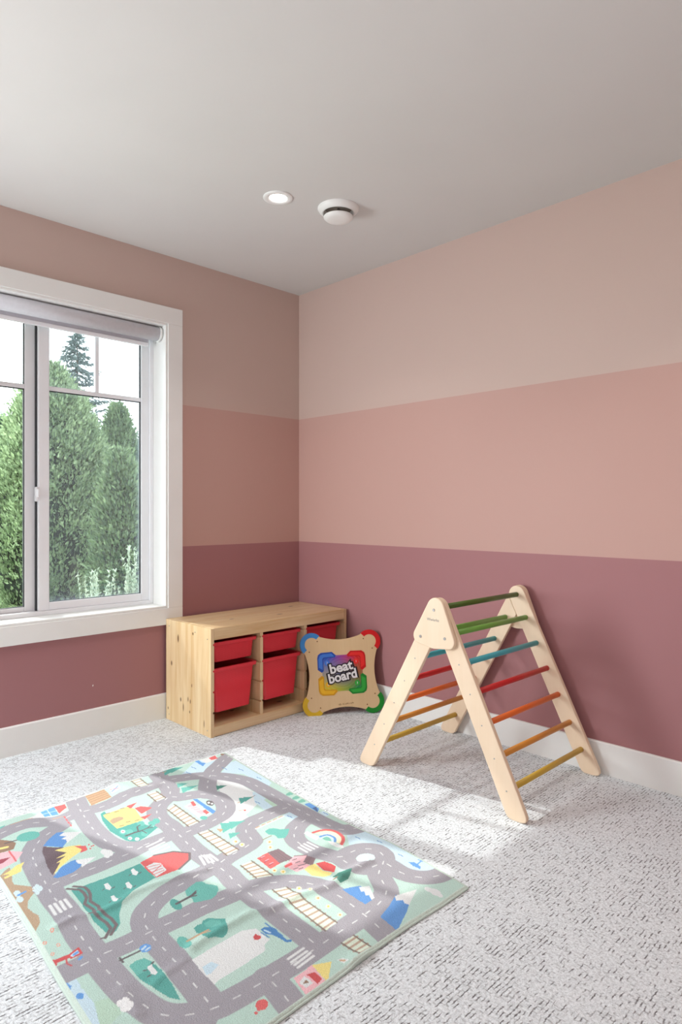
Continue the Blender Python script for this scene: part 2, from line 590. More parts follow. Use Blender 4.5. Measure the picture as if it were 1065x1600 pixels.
def downlight(x, y, label, power):
    r = tag(empty('ceiling_light', (x, y, H)), label, 'light', 'recessed ceiling lights')
    obj('trim_ring', lathe([(.064, 0), (.064, -.003), (.060, -.006), (.042, -.005), (.037, -.001), (.037, 0)]), M['plastic'], r)
    obj('lens', lathe([(0, -.0030), (.034, -.0025), (.037, -.0012)]), M['lens'], r)
    l = D.lights.new('downlight_beam', 'AREA')
    l.shape = 'DISK'
    l.size = .08
    l.energy = power
    l.color = (1.0, .97, .93)
    l.spread = math.radians(115)
    o = D.objects.new('downlight_beam', l)
    COL.objects.link(o)
    o.location = (x, y, H - .012)
    return r


downlight(.912, -.905, 'round white recessed downlight, lit, beside the round ceiling vent', 2.6)
downlight(2.545, -.955, 'round white recessed downlight, lit, further along the ceiling towards the room', 4.2)

v = tag(empty('ceiling_vent', (1.022, -.650, H)), 'round white ceiling vent with a dropped centre disc', 'vent')
obj('collar', lathe([(.092, 0), (.092, -.004), (.086, -.014), (.074, -.024), (.068, -.024), (.064, -.018), (.060, 0)]), M['plastic'], v)
obj('throat', lathe([(.0, -.002), (.0605, -.002)]), M['black_gap'], v)
bm = lathe([(0, -.057), (.030, -.0565), (.048, -.054), (.058, -.050), (.0655, -.043), (.066, -.039), (.060, -.038), (0, -.038)])
obj('centre_disc', bm, M['plastic'], v)
bm = bmesh.new()
cyl(bm, (0, 0, -.046), (0, 0, 0), .006, n=10)
obj('spindle', bm, M['steel'], v)

# ================================================================== STORAGE UNIT
SX0, SX1, SY0, SY1, SH = .020, .440, -.935, -.018, .525
TH = .018
su = tag(empty('storage_unit', (SX0, SY0, 0)), 'low natural pine storage frame holding red bins in the corner', 'storage unit')
SO = Vector((SX0, SY0, 0))


def sp(name, bm, mat, parent=su, smooth=False):
    bmesh.ops.translate(bm, verts=bm.verts, vec=-SO)
    return obj(name, bm, mat, parent, smooth)


GZ = (.112, .212, .312, .440)                     # runner groove heights
GD, GH = .006, .010


def grooved(y0, y1, left, right):
    """upright board profile in (y, z): grooves cut on the chosen faces"""
    a = [(y0, 0)]
    b = [(y1, 0)]
    for z in GZ:
        if left: a += [(y0, z), (y0 + GD, z), (y0 + GD, z + GH), (y0, z + GH)]
        if right: b += [(y1, z), (y1 - GD, z), (y1 - GD, z + GH), (y1, z + GH)]
    a.append((y0, SH - .002)); b.append((y1, SH - .002))
    return b + a[::-1]


sp('side_panel', prism(grooved(SY0, SY0 + TH, False, True), SX0, SX1, 'x'), M['pine_z'])
sp('side_panel', prism(grooved(SY1 - TH, SY1, True, False), SX0, SX1, 'x'), M['pine_z'])
CWD = (SY1 - SY0 - 4 * TH) / 3
cols = []
for i in range(3):
    y = SY0 + TH + i * (CWD + TH)
    cols.append((y, y + CWD))
    if i < 2:
        p = [(a, min(max(b, .045), SH - .02)) for a, b in grooved(y + CWD, y + CWD + TH, True, True)]
        sp('divider', prism(p, SX0 + .006, SX1 - .006, 'x'), M['pine_d'])
for x0, x1 in ((SX0, .205), (.2068, SX1 - .0205)):
    sp('top_plank', boxes([((x0, SY0 + TH + .0004, SH - TH), (x1, SY1 - TH - .0004, SH - .001))], .0018, 2), M['pine_y'])
sp('front_rail', boxes([((SX1 - .020, SY0 + TH + .0004, SH - .058), (SX1 - .001, SY1 - TH - .0004, SH - .0008))], .0012, 1), M['pine_y'])
sp('base_rail', boxes([((SX1 - .022, SY0 + TH + .0004, .002), (SX1 - .001, SY1 - TH - .0004, .050))], .0012, 1), M['pine_y'])
sp('base_board', boxes([((SX0, SY0 + TH + .0004, .034), (SX1 - .0225, SY1 - TH - .0004, .046))]), M['pine_y'])
sp('back_panel', boxes([((SX0, SY0 + TH + .0004, .046), (SX0 + .005, SY1 - TH - .0004, SH - TH - .001))]), M['pine_d'])
for x, z in ((.05, .49), (.30, .49), (.41, .47), (.41, .03), (.05, .03)):
    bm = bmesh.new()
    cyl(bm, (x, SY0 + .001, z), (x, SY0 - .0006, z), .0032, n=10)
    sp('screw', bm, M['steel'])


def red_plastic():
    m, t, b = nodes('perforated_red_plastic')
    c = objco(t)
    vo = N(t, 'ShaderNodeTexVoronoi')
    vo.inputs['Scale'].default_value = 210
    vo.inputs['Randomness'].default_value = 0.0
    lnk(t, c, vo.inputs['Vector'])
    f = ramp(t, vo.outputs['Distance'], .25, .55)
    lnk(t, mix(t, mth(t, 'MULTIPLY', f, .5), lin(238, 62, 76), lin(216, 46, 58)), b.inputs['Base Color'])
    b.inputs['Roughness'].default_value = .36
    b.inputs['Specular IOR Level'].default_value = .45
    bump(t, b, mth(t, 'MULTIPLY', f, -1), .35, .0015)
    return m


M['red'] = red_plastic()


def make_bin(name, depth):
    """open tub: rim at z = 0, hanging down by depth; width CWD (y), length .385 (x); front at x = 0"""
    r = empty(name)
    bm = bmesh.new()
    L0, W0 = .376, CWD - .010
    tx, ty = .012 * depth / .23 + .004, .016 * depth / .23 + .002

    def ring(x0, x1, hw, z, rad):
        out = []
        for cx, cy, a0 in ((x1 - rad, hw - rad, 0), (x0 + rad, hw - rad, 90), (x0 + rad, -hw + rad, 180), (x1 - rad, -hw + rad, 270)):
            for k in range(5):
                a = math.radians(a0 + 22.5 * k)
                out.append(bm.verts.new((cx + rad * math.cos(a), cy + rad * math.sin(a), z)))
        return out
    rr = [ring(-L0, 0, W0 / 2, 0, .014), ring(-L0 + tx, -tx, W0 / 2 - ty - .012, -depth, .022),
          ring(-L0 + tx + .004, -tx - .004, W0 / 2 - ty - .016, -depth + .004, .020), ring(-L0 + .012, -.012, W0 / 2 - .014, 0.0, .014)]
    # outer wall starts inside the lip
    rim_in = ring(-L0 + .008, -.008, W0 / 2 - .012, -.001, .014)
    seq = [rim_in, rr[1], rr[2], rr[3]]
    for A, B in zip(seq[:-1], seq[1:]):
        n = len(A)
        for i in range(n):
            f = bm.faces.new((A[i], A[(i + 1) % n], B[(i + 1) % n], B[i]))
            f.smooth = True
    bm.faces.new(rr[1]); bm.faces.new(rr[2])
    for v_ in rr[0]: bm.verts.remove(v_)
    bmesh.ops.recalc_face_normals(bm, faces=bm.faces[:])
    obj('tub', bm, M['red'], r)
    bm = bmesh.new()
    A, B, C_, D_ = ring(-L0 + .010, -.010, W0 / 2 - .013, .003, .014), ring(-L0, 0, W0 / 2 + .003, .003, .014), ring(-L0, 0, W0 / 2 + .003, -.005, .014), ring(-L0 + .008, -.008, W0 / 2 - .0115, -.005, .014)
    E_, F_ = ring(-L0, 0, W0 / 2 + .003, -.005, .014), None
    bmesh.ops.delete(bm, geom=E_, context='VERTS')
    for P_, Q_ in ((A, B), (B, C_), (C_, D_), (D_, A)):
        n = len(P_)
        for i in range(n): bm.faces.new((P_[i], P_[(i + 1) % n], Q_[(i + 1) % n], Q_[i]))
    # turned-down front lip
    box(bm, (-.004, -W0 / 2 + .006, -.014), (.001, W0 / 2 - .006, .003), .0015, 1)
    bmesh.ops.recalc_face_normals(bm, faces=bm.faces[:])
    obj('rim', bm, M['red'], r)
    return r


def place(src, loc, label, cat, group, first=False):
    o = src if first else src.copy()
    if not first:
        link(o)
        for ch in list(src.children):
            c = ch.copy()
            link(c, o)
    o.location = loc
    return tag(o, label, cat, group)


shallow, deep = make_bin('storage_bin', .095), make_bin('storage_bin', .215)
G = 'red bins in the pine frame'
XF = SX1 - .026
yc = [(a + b) / 2 for a, b in cols]
place(shallow, (XF, yc[0], GZ[3] + .0055), 'shallow red bin at the top of the frame\'s left column', 'bin', G, True)
place(shallow, (XF, yc[1], GZ[3] + .0055), 'shallow red bin at the top of the middle column', 'bin', G)
place(shallow, (XF, yc[2], GZ[3] + .0055), 'shallow red bin in the far column, half hidden by the music board', 'bin', G)
place(deep, (XF, yc[0], GZ[2] + .0055), 'deep red bin below the shallow one in the left column', 'bin', G, True)
place(deep, (XF, yc[1], GZ[2] + .0055), 'deep red bin below the shallow one in the middle column', 'bin', G)

# ================================================================== MUSIC BOARD leaning in the corner
HB = .1585
ab = tag(empty('activity_board'), 'wooden music toy board with coloured corners leaning beside the pine frame', 'toy')
_psi, _tilt, _roll = .942, .165, .034
_rt = Vector((math.cos(_psi), math.sin(_psi), 0))
_bk = Vector((-math.sin(_psi), math.cos(_psi), 0))
_up = Vector((0, 0, 1)) * math.cos(_tilt) + _bk * math.sin(_tilt)
_a = _rt * math.cos(_roll) + _up * math.sin(_roll)
_b = -_rt * math.sin(_roll) + _up * math.cos(_roll)
_n = _a.cross(_b)
_c = Vector((.596, -.206, .2145))
ab.matrix_world = Matrix(((_a.x, _b.x, _n.x, _c.x), (_a.y, _b.y, _n.y, _c.y), (_a.z, _b.z, _n.z, _c.z), (0, 0, 0, 1)))


def arc(cx, cy, r, a0, a1, n=18):
    return [(cx + r * math.cos(math.radians(a0 + (a1 - a0) * i / n)), cy + r * math.sin(math.radians(a0 + (a1 - a0) * i / n))) for i in range(n + 1)]


def qbez(p, q, r, n=14):
    return [tuple((1 - t) ** 2 * a + 2 * t * (1 - t) * b + t * t * c for a, b, c in zip(p, q, r)) for t in [(i + 1) / (n + 1) for i in range(n)]]


out = []
R0 = .385
for k, (cx, cy) in enumerate(((1, 1), (-1, 1), (-1, -1), (1, -1))):
    a0 = k * 90 - 50
    pts = arc(cx, cy, R0, a0, a0 + 190)
    out.append(pts)
outline = []
for k in range(4):
    outline += out[k]
    p, r = out[k][-1], out[(k + 1) % 4][0]
    nrm = ((0, 1), (-1, 0), (0, -1), (1, 0))[k]
    q = tuple(1.0 * d if d else 0.0 for d in nrm)
    outline += qbez(p, q, r)
sc = lambda pts, s=HB: [(a * s, b * s) for a, b in pts]
obj('board', prism(sc(outline), -.018, 0, 'z', .0015), M['board'], ab)
BC = {'blue': lin(56, 132, 200), 'red': lin(206, 24, 30), 'yellow': lin(214, 176, 40), 'green': lin(20, 132, 44)}
for k, c in BC.items():
    M['toy_' + k] = plain('toy_paint_' + k, BC[k], .35, .03, 20)
M['toy_white'] = plain('toy_print_white', lin(226, 224, 226), .45, .02, 20)
M['toy_black'] = plain('toy_print_black', lin(24, 20, 26), .45, .02, 20)
M['toy_brown'] = plain('burnt_print_brown', lin(122, 84, 44), .6, .05, 20)
for (cx, cy, k, a0) in ((1, 1, 'red', -45), (-1, 1, 'blue', 45), (-1, -1, 'yellow', 135), (1, -1, 'green', 225)):
    pts = arc(cx, cy, R0 + .012, a0, a0 + 180) + arc(cx, cy, .235, a0 + 180, a0)
    obj('corner_bumper', prism(sc(pts), -.0195, .0015, 'z', .0015), M['toy_' + k], ab)
for sx in (-1, 1):
    for sy in (-1, 1):
        for u, w in ((.80, 1.10), (1.09, .76)):
            bm = bmesh.new()
            cyl(bm, (sx * u * HB, sy * w * HB, -.001), (sx * u * HB, sy * w * HB, .0012), .0034, n=12)
            obj('screw', bm, M['toy_brown'], ab)


def gradient_print():
    m, t, b = nodes('four_colour_print')
    s = N(t, 'ShaderNodeSeparateXYZ')
    c = objco(t)
    lnk(t, c, s.inputs[0])
    h = HB
    u = mth(t, 'ADD', mth(t, 'DIVIDE', s.outputs['X'], 1.0 * h), .5, True)
    w = mth(t, 'ADD', mth(t, 'DIVIDE', s.outputs['Y'], 1.0 * h), .5, True)
    top = mix(t, u, lin(24, 84, 190), lin(206, 16, 30))
    bot = mix(t, u, lin(206, 186, 30), lin(8, 128, 70))
    col = mix(t, w, bot, top)
    r = mth(t, 'POWER', mth(t, 'ADD', mth(t, 'POWER', s.outputs['X'], 2), mth(t, 'POWER', s.outputs['Y'], 2)), .5)
    core = mth(t, 'SUBTRACT', 1.0, mth(t, 'DIVIDE', r, .5 * h), True)
    col = mix(t, mth(t, 'MULTIPLY', core, .7), col, lin(28, 92, 170))
    rings = mth(t, 'GREATER_THAN', mth(t, 'SINE', mth(t, 'MULTIPLY', r, 420)), .86)
    col = mix(t, mth(t, 'MULTIPLY', rings, .07), col, (.8, .8, .8))
    lnk(t, col, b.inputs['Base Color'])
    b.inputs['Roughness'].default_value = .4
    return m


M['grad'] = gradient_print()
sq = [(-.70, .60), (.70, .60), (.72, -.60), (-.66, -.60)]
obj('print_panel', prism(sc(sq), -.0005, .0007, 'z'), M['grad'], ab)
pad = [(-.83, .54), (-.80, .64), (-.70, .71), (-.32, .72), (-.19, .60), (-.22, .53), (-.58, .52), (-.63, .46), (-.63, .10), (-.70, .05), (-.83, .15)]
ell = [(-.79, .50), (-.74, .62), (-.64, .66), (-.34, .67), (-.25, .57), (-.62, .55), (-.66, .50), (-.66, .14), (-.79, .22)]
HI = {'blue': (62, 118, 206), 'red': (226, 44, 40), 'yellow': (228, 176, 34), 'green': (48, 160, 60)}
DK = {'blue': (34, 74, 164), 'red': (196, 20, 24), 'yellow': (206, 150, 24), 'green': (22, 128, 46)}


def bfont(txt, name, mat, parent, size, loc, rot, extrude=.0006, offset=0.0, width=None):
    cu = D.curves.new(name, 'FONT')
    cu.body = txt
    cu.size = size
    cu.extrude = extrude
    cu.offset = offset
    cu.resolution_u = 3
    cu.align_x = 'CENTER'
    cu.align_y = 'BOTTOM_BASELINE'
    tmp = D.objects.new('lettering_source', cu)
    COL.objects.link(tmp)
    bpy.context.view_layer.update()
    me = D.meshes.new_from_object(tmp.evaluated_get(bpy.context.evaluated_depsgraph_get()))
    D.objects.remove(tmp)
    me.name = name
    w = max(v.co.x for v in me.vertices) - min(v.co.x for v in me.vertices)
    k = (width / w) if width else 1.0
    me.transform(Matrix.Translation(loc) @ Matrix.Rotation(rot, 4, 'Z') @ Matrix.Diagonal((k, 1, 1, 1)))
    me.materials.clear()
    return obj(name, me, mat, parent)


for k, sx, sy, dig in (('blue', 1, 1, '2'), ('red', -1, 1, '1'), ('yellow', 1, -1, '4'), ('green', -1, -1, '3')):
    f = lambda pts: [(x * sx * HB, y * sy * HB) for x, y in (pts if sx * sy > 0 else pts[::-1])]
    M['pad_' + k] = plain('pad_' + k, lin(*DK[k]), .38, .04, 25)
    M['padhi_' + k] = plain('pad_light_' + k, lin(*HI[k]), .38, .04, 25)
    p = obj('touch_pad', prism(f(pad), -.0005, .0014, 'z'), M['pad_' + k], ab)
    obj('pad_stripe', prism(f(ell), .0008, .0021, 'z', .0003, 1), M['padhi_' + k], p)
    cx, cy = -.50 * sx * HB, .36 * sy * HB
    bm = bmesh.new()
    cyl(bm, (cx, cy, .0008), (cx, cy, .0021), .088 * HB, n=20)
    obj('number_disc', bm, M['padhi_' + k], p)
    bfont(dig, 'numeral', M['toy_white'], p, .016, (cx, cy - .0055, .0022), 0, .0002)
ang = math.radians(9)
ca, sa = math.cos(ang), math.sin(ang)
for txt, px, py, w in (('beat', -.015, .055, .80), ('board', .03, -.245, .98)):
    for nm, off, ex, mat, z, dx in (('lettering_outline', .0078, .0008, M['toy_black'], .0024, .10), ('lettering', .0021, .0012, M['toy_white'], .0030, 0)):
        bfont(txt, nm, mat, ab, .070, (px * HB, py * HB, z), ang, ex, off, (w + dx) * HB)
bfont('\u25ce KidKraft', 'maker_mark', M['toy_brown'], ab, .0105, (.08 * HB, -1.045 * HB, .0002), math.radians(4), .0003, .0, .52 * HB)

# ================================================================== CLIMBING TRIANGLE
ct = tag(empty('climbing_frame', (1.562, -.34, 0)), 'birch climbing triangle with rainbow rungs standing on the carpet', 'climbing frame')
CO = Vector((1.562, -.34, 0))


def cp(name, bm, mat, parent=ct):
    bmesh.ops.translate(bm, verts=bm.verts, vec=-CO)
    return obj(name, bm, mat, parent)


AX, AZ = 1.5625, .714                            # top rung
RS, LS = -.490, .548                             # lean of the two ladders, dx/dz
HWID = .0395
LEG_T = .0185


def rail_outline(slope, ztop, sign, rounded):
    """outline in (x, z) of a ladder rail leaning along dx/dz = slope through the foot point"""
    d = Vector((slope, 1)).normalized()
    n = Vector((d.y, -d.x))                      # to the right of the upward direction
    x0 = (1.866 - 1.0 * slope * 0 + RS * (0 - .091)) if sign > 0 else (1.228 + LS * (0 - .098))
    foot = Vector((x0, 0))
    L, Rr = foot - n * HWID, foot + n * HWID
    # bottom: cut level with the floor, both corners rounded
    lz = lambda P, z: P + d * ((z - P.y) / d.y)
    bl, br = lz(L, 0), lz(Rr, 0)
    pts = []

    def corner(P, da, db, r):
        A, B = P + da * r, P + db * r
        return [tuple((1 - t) ** 2 * A + 2 * t * (1 - t) * P + t * t * B) for t in (0, .2, .4, .6, .8, 1)]
    e = Vector((1, 0))
    rl, rr_ = (.020, .040) if sign > 0 else (.040, .020)
    pts += corner(bl, d, e, rl) + corner(br, -e, d, rr_)
    if rounded:
        c = Vector((AX, AZ))
        a = math.atan2(n.y, n.x)
        pts += [(c.x + HWID * math.cos(a + PI * i / 16), c.y + HWID * math.sin(a + PI * i / 16)) for i in range(17)]
    else:
        # butt against the other ladder's rail
        d2 = Vector((RS, 1)).normalized()
        n2 = Vector((d2.y, -d2.x))
        q = Vector((AX, AZ)) - n2 * (HWID + .0008)

        def hit(P):
            den = d.x * d2.y - d.y * d2.x
            w = q - P
            return P + d * ((w.x * d2.y - w.y * d2.x) / den)
        hr, hl = hit(Rr), hit(L)
        top = c_top = Vector((AX, AZ)) - n2 * (HWID + .0008) + d2 * .012
        pts += [tuple(hr), tuple(min((hl, top), key=lambda p: p.y))]
        if hl.y > top.y:
            pts.append(tuple(L + d * ((top - L).dot(d) - .012)))
    return pts


plate_o = hull2([(AX, AZ, .041), (1.4845, .598, .031), (1.6215, .594, .031), (1.553, .606, .050)], 32)


def rung_pts():
    r = [('green', .606, .616), ('teal', .500, .510), ('red', .400, .408), ('orange', .299, .304), ('amber', .198, .197), ('mustard', .0985, .095)]
    o = [('dkgreen', AX, AZ)]
    for c, zl, zr in r:
        o.append((c, 1.228 + LS * (zl - .098), zl))
        o.append((c, 1.866 + RS * (zr - .091), zr))
    return o


RUNG = {'dkgreen': (82, 104, 40), 'green': (120, 172, 78), 'teal': (78, 176, 188), 'red': (206, 44, 44), 'orange': (238, 116, 50), 'amber': (222, 150, 64), 'mustard': (214, 178, 74)}
for k, c in RUNG.items():
    M['rung_' + k] = wood('stained_rung_' + k, lin(*c), tuple(x * .75 for x in lin(*c)), 'y', .38, 1.0, .5)

for side, yo, s in ((0, -.655, 1), (1, -.020, -1)):
    # s = 1: front frame, plate outermost; s = -1: wall-side frame, plate towards the wall
    pa, pb = yo, yo + s * .0180
    la, lb = pb + s * .0004, pb + s * (.0004 + LEG_T)
    right = prism(rail_outline(RS, None, 1, True), min(la, lb), max(la, lb), 'y', .003)
    left = prism(rail_outline(LS, None, -1, False), min(la, lb), max(la, lb), 'y', .003)
    R_ = cp('right_rail', right, M['birch'])
    L_ = cp('left_rail', left, M['birch'])
    R_.name = R_.data.name = 'side_rail'
    L_.name = L_.data.name = 'side_rail'
    P_ = cp('joining_plate', prism(plate_o, min(pa, pb), max(pa, pb), 'y', .004), M['birch'])
    for bx, bz in ((1.556, .707), (1.491, .597), (1.608, .603)):
        bm = bmesh.new()
        cyl(bm, (bx, pa + s * .001, bz), (bx, pa - s * .0022, bz), .0062, .0054, n=16)
        cyl(bm, (bx, pa - s * .0018, bz), (bx, pa - s * .0026, bz), .0026, n=6)
        cp('bolt', bm, M['steel'], P_)
    for rail, lst in ((R_, [(x, z) for c, x, z in rung_pts()[4::2]]), (L_, [(x, z) for c, x, z in rung_pts()[3::2]])):
        for x, z in lst:
            if z > .55: continue
            bm = bmesh.new()
            cyl(bm, (x, la + s * .001, z), (x, la - s * .0006, z), .0028, n=8)
            cp('screw', bm, M['steel'], rail)
    if side == 0: yin0 = lb
    else: yin1 = lb
    if side == 0:
        w = bfont('Wiwiurka', 'maker_mark', plain('pale_grey_print', lin(168, 164, 158), .6), P_, .0165, (0, 0, 0), 0, .0003, .0, .058)
        w.data.transform(Matrix.Translation((1.552 - CO.x, pa - .0003 - CO.y, .664)) @ Matrix.Rotation(PI / 2, 4, 'X'))
for c, x, z in rung_pts():
    bm = bmesh.new()
    cyl(bm, (x, yin0 - .002, z), (x, yin1 + .002, z), .0112, n=20)
    cp('rung', bm, M['rung_' + c])

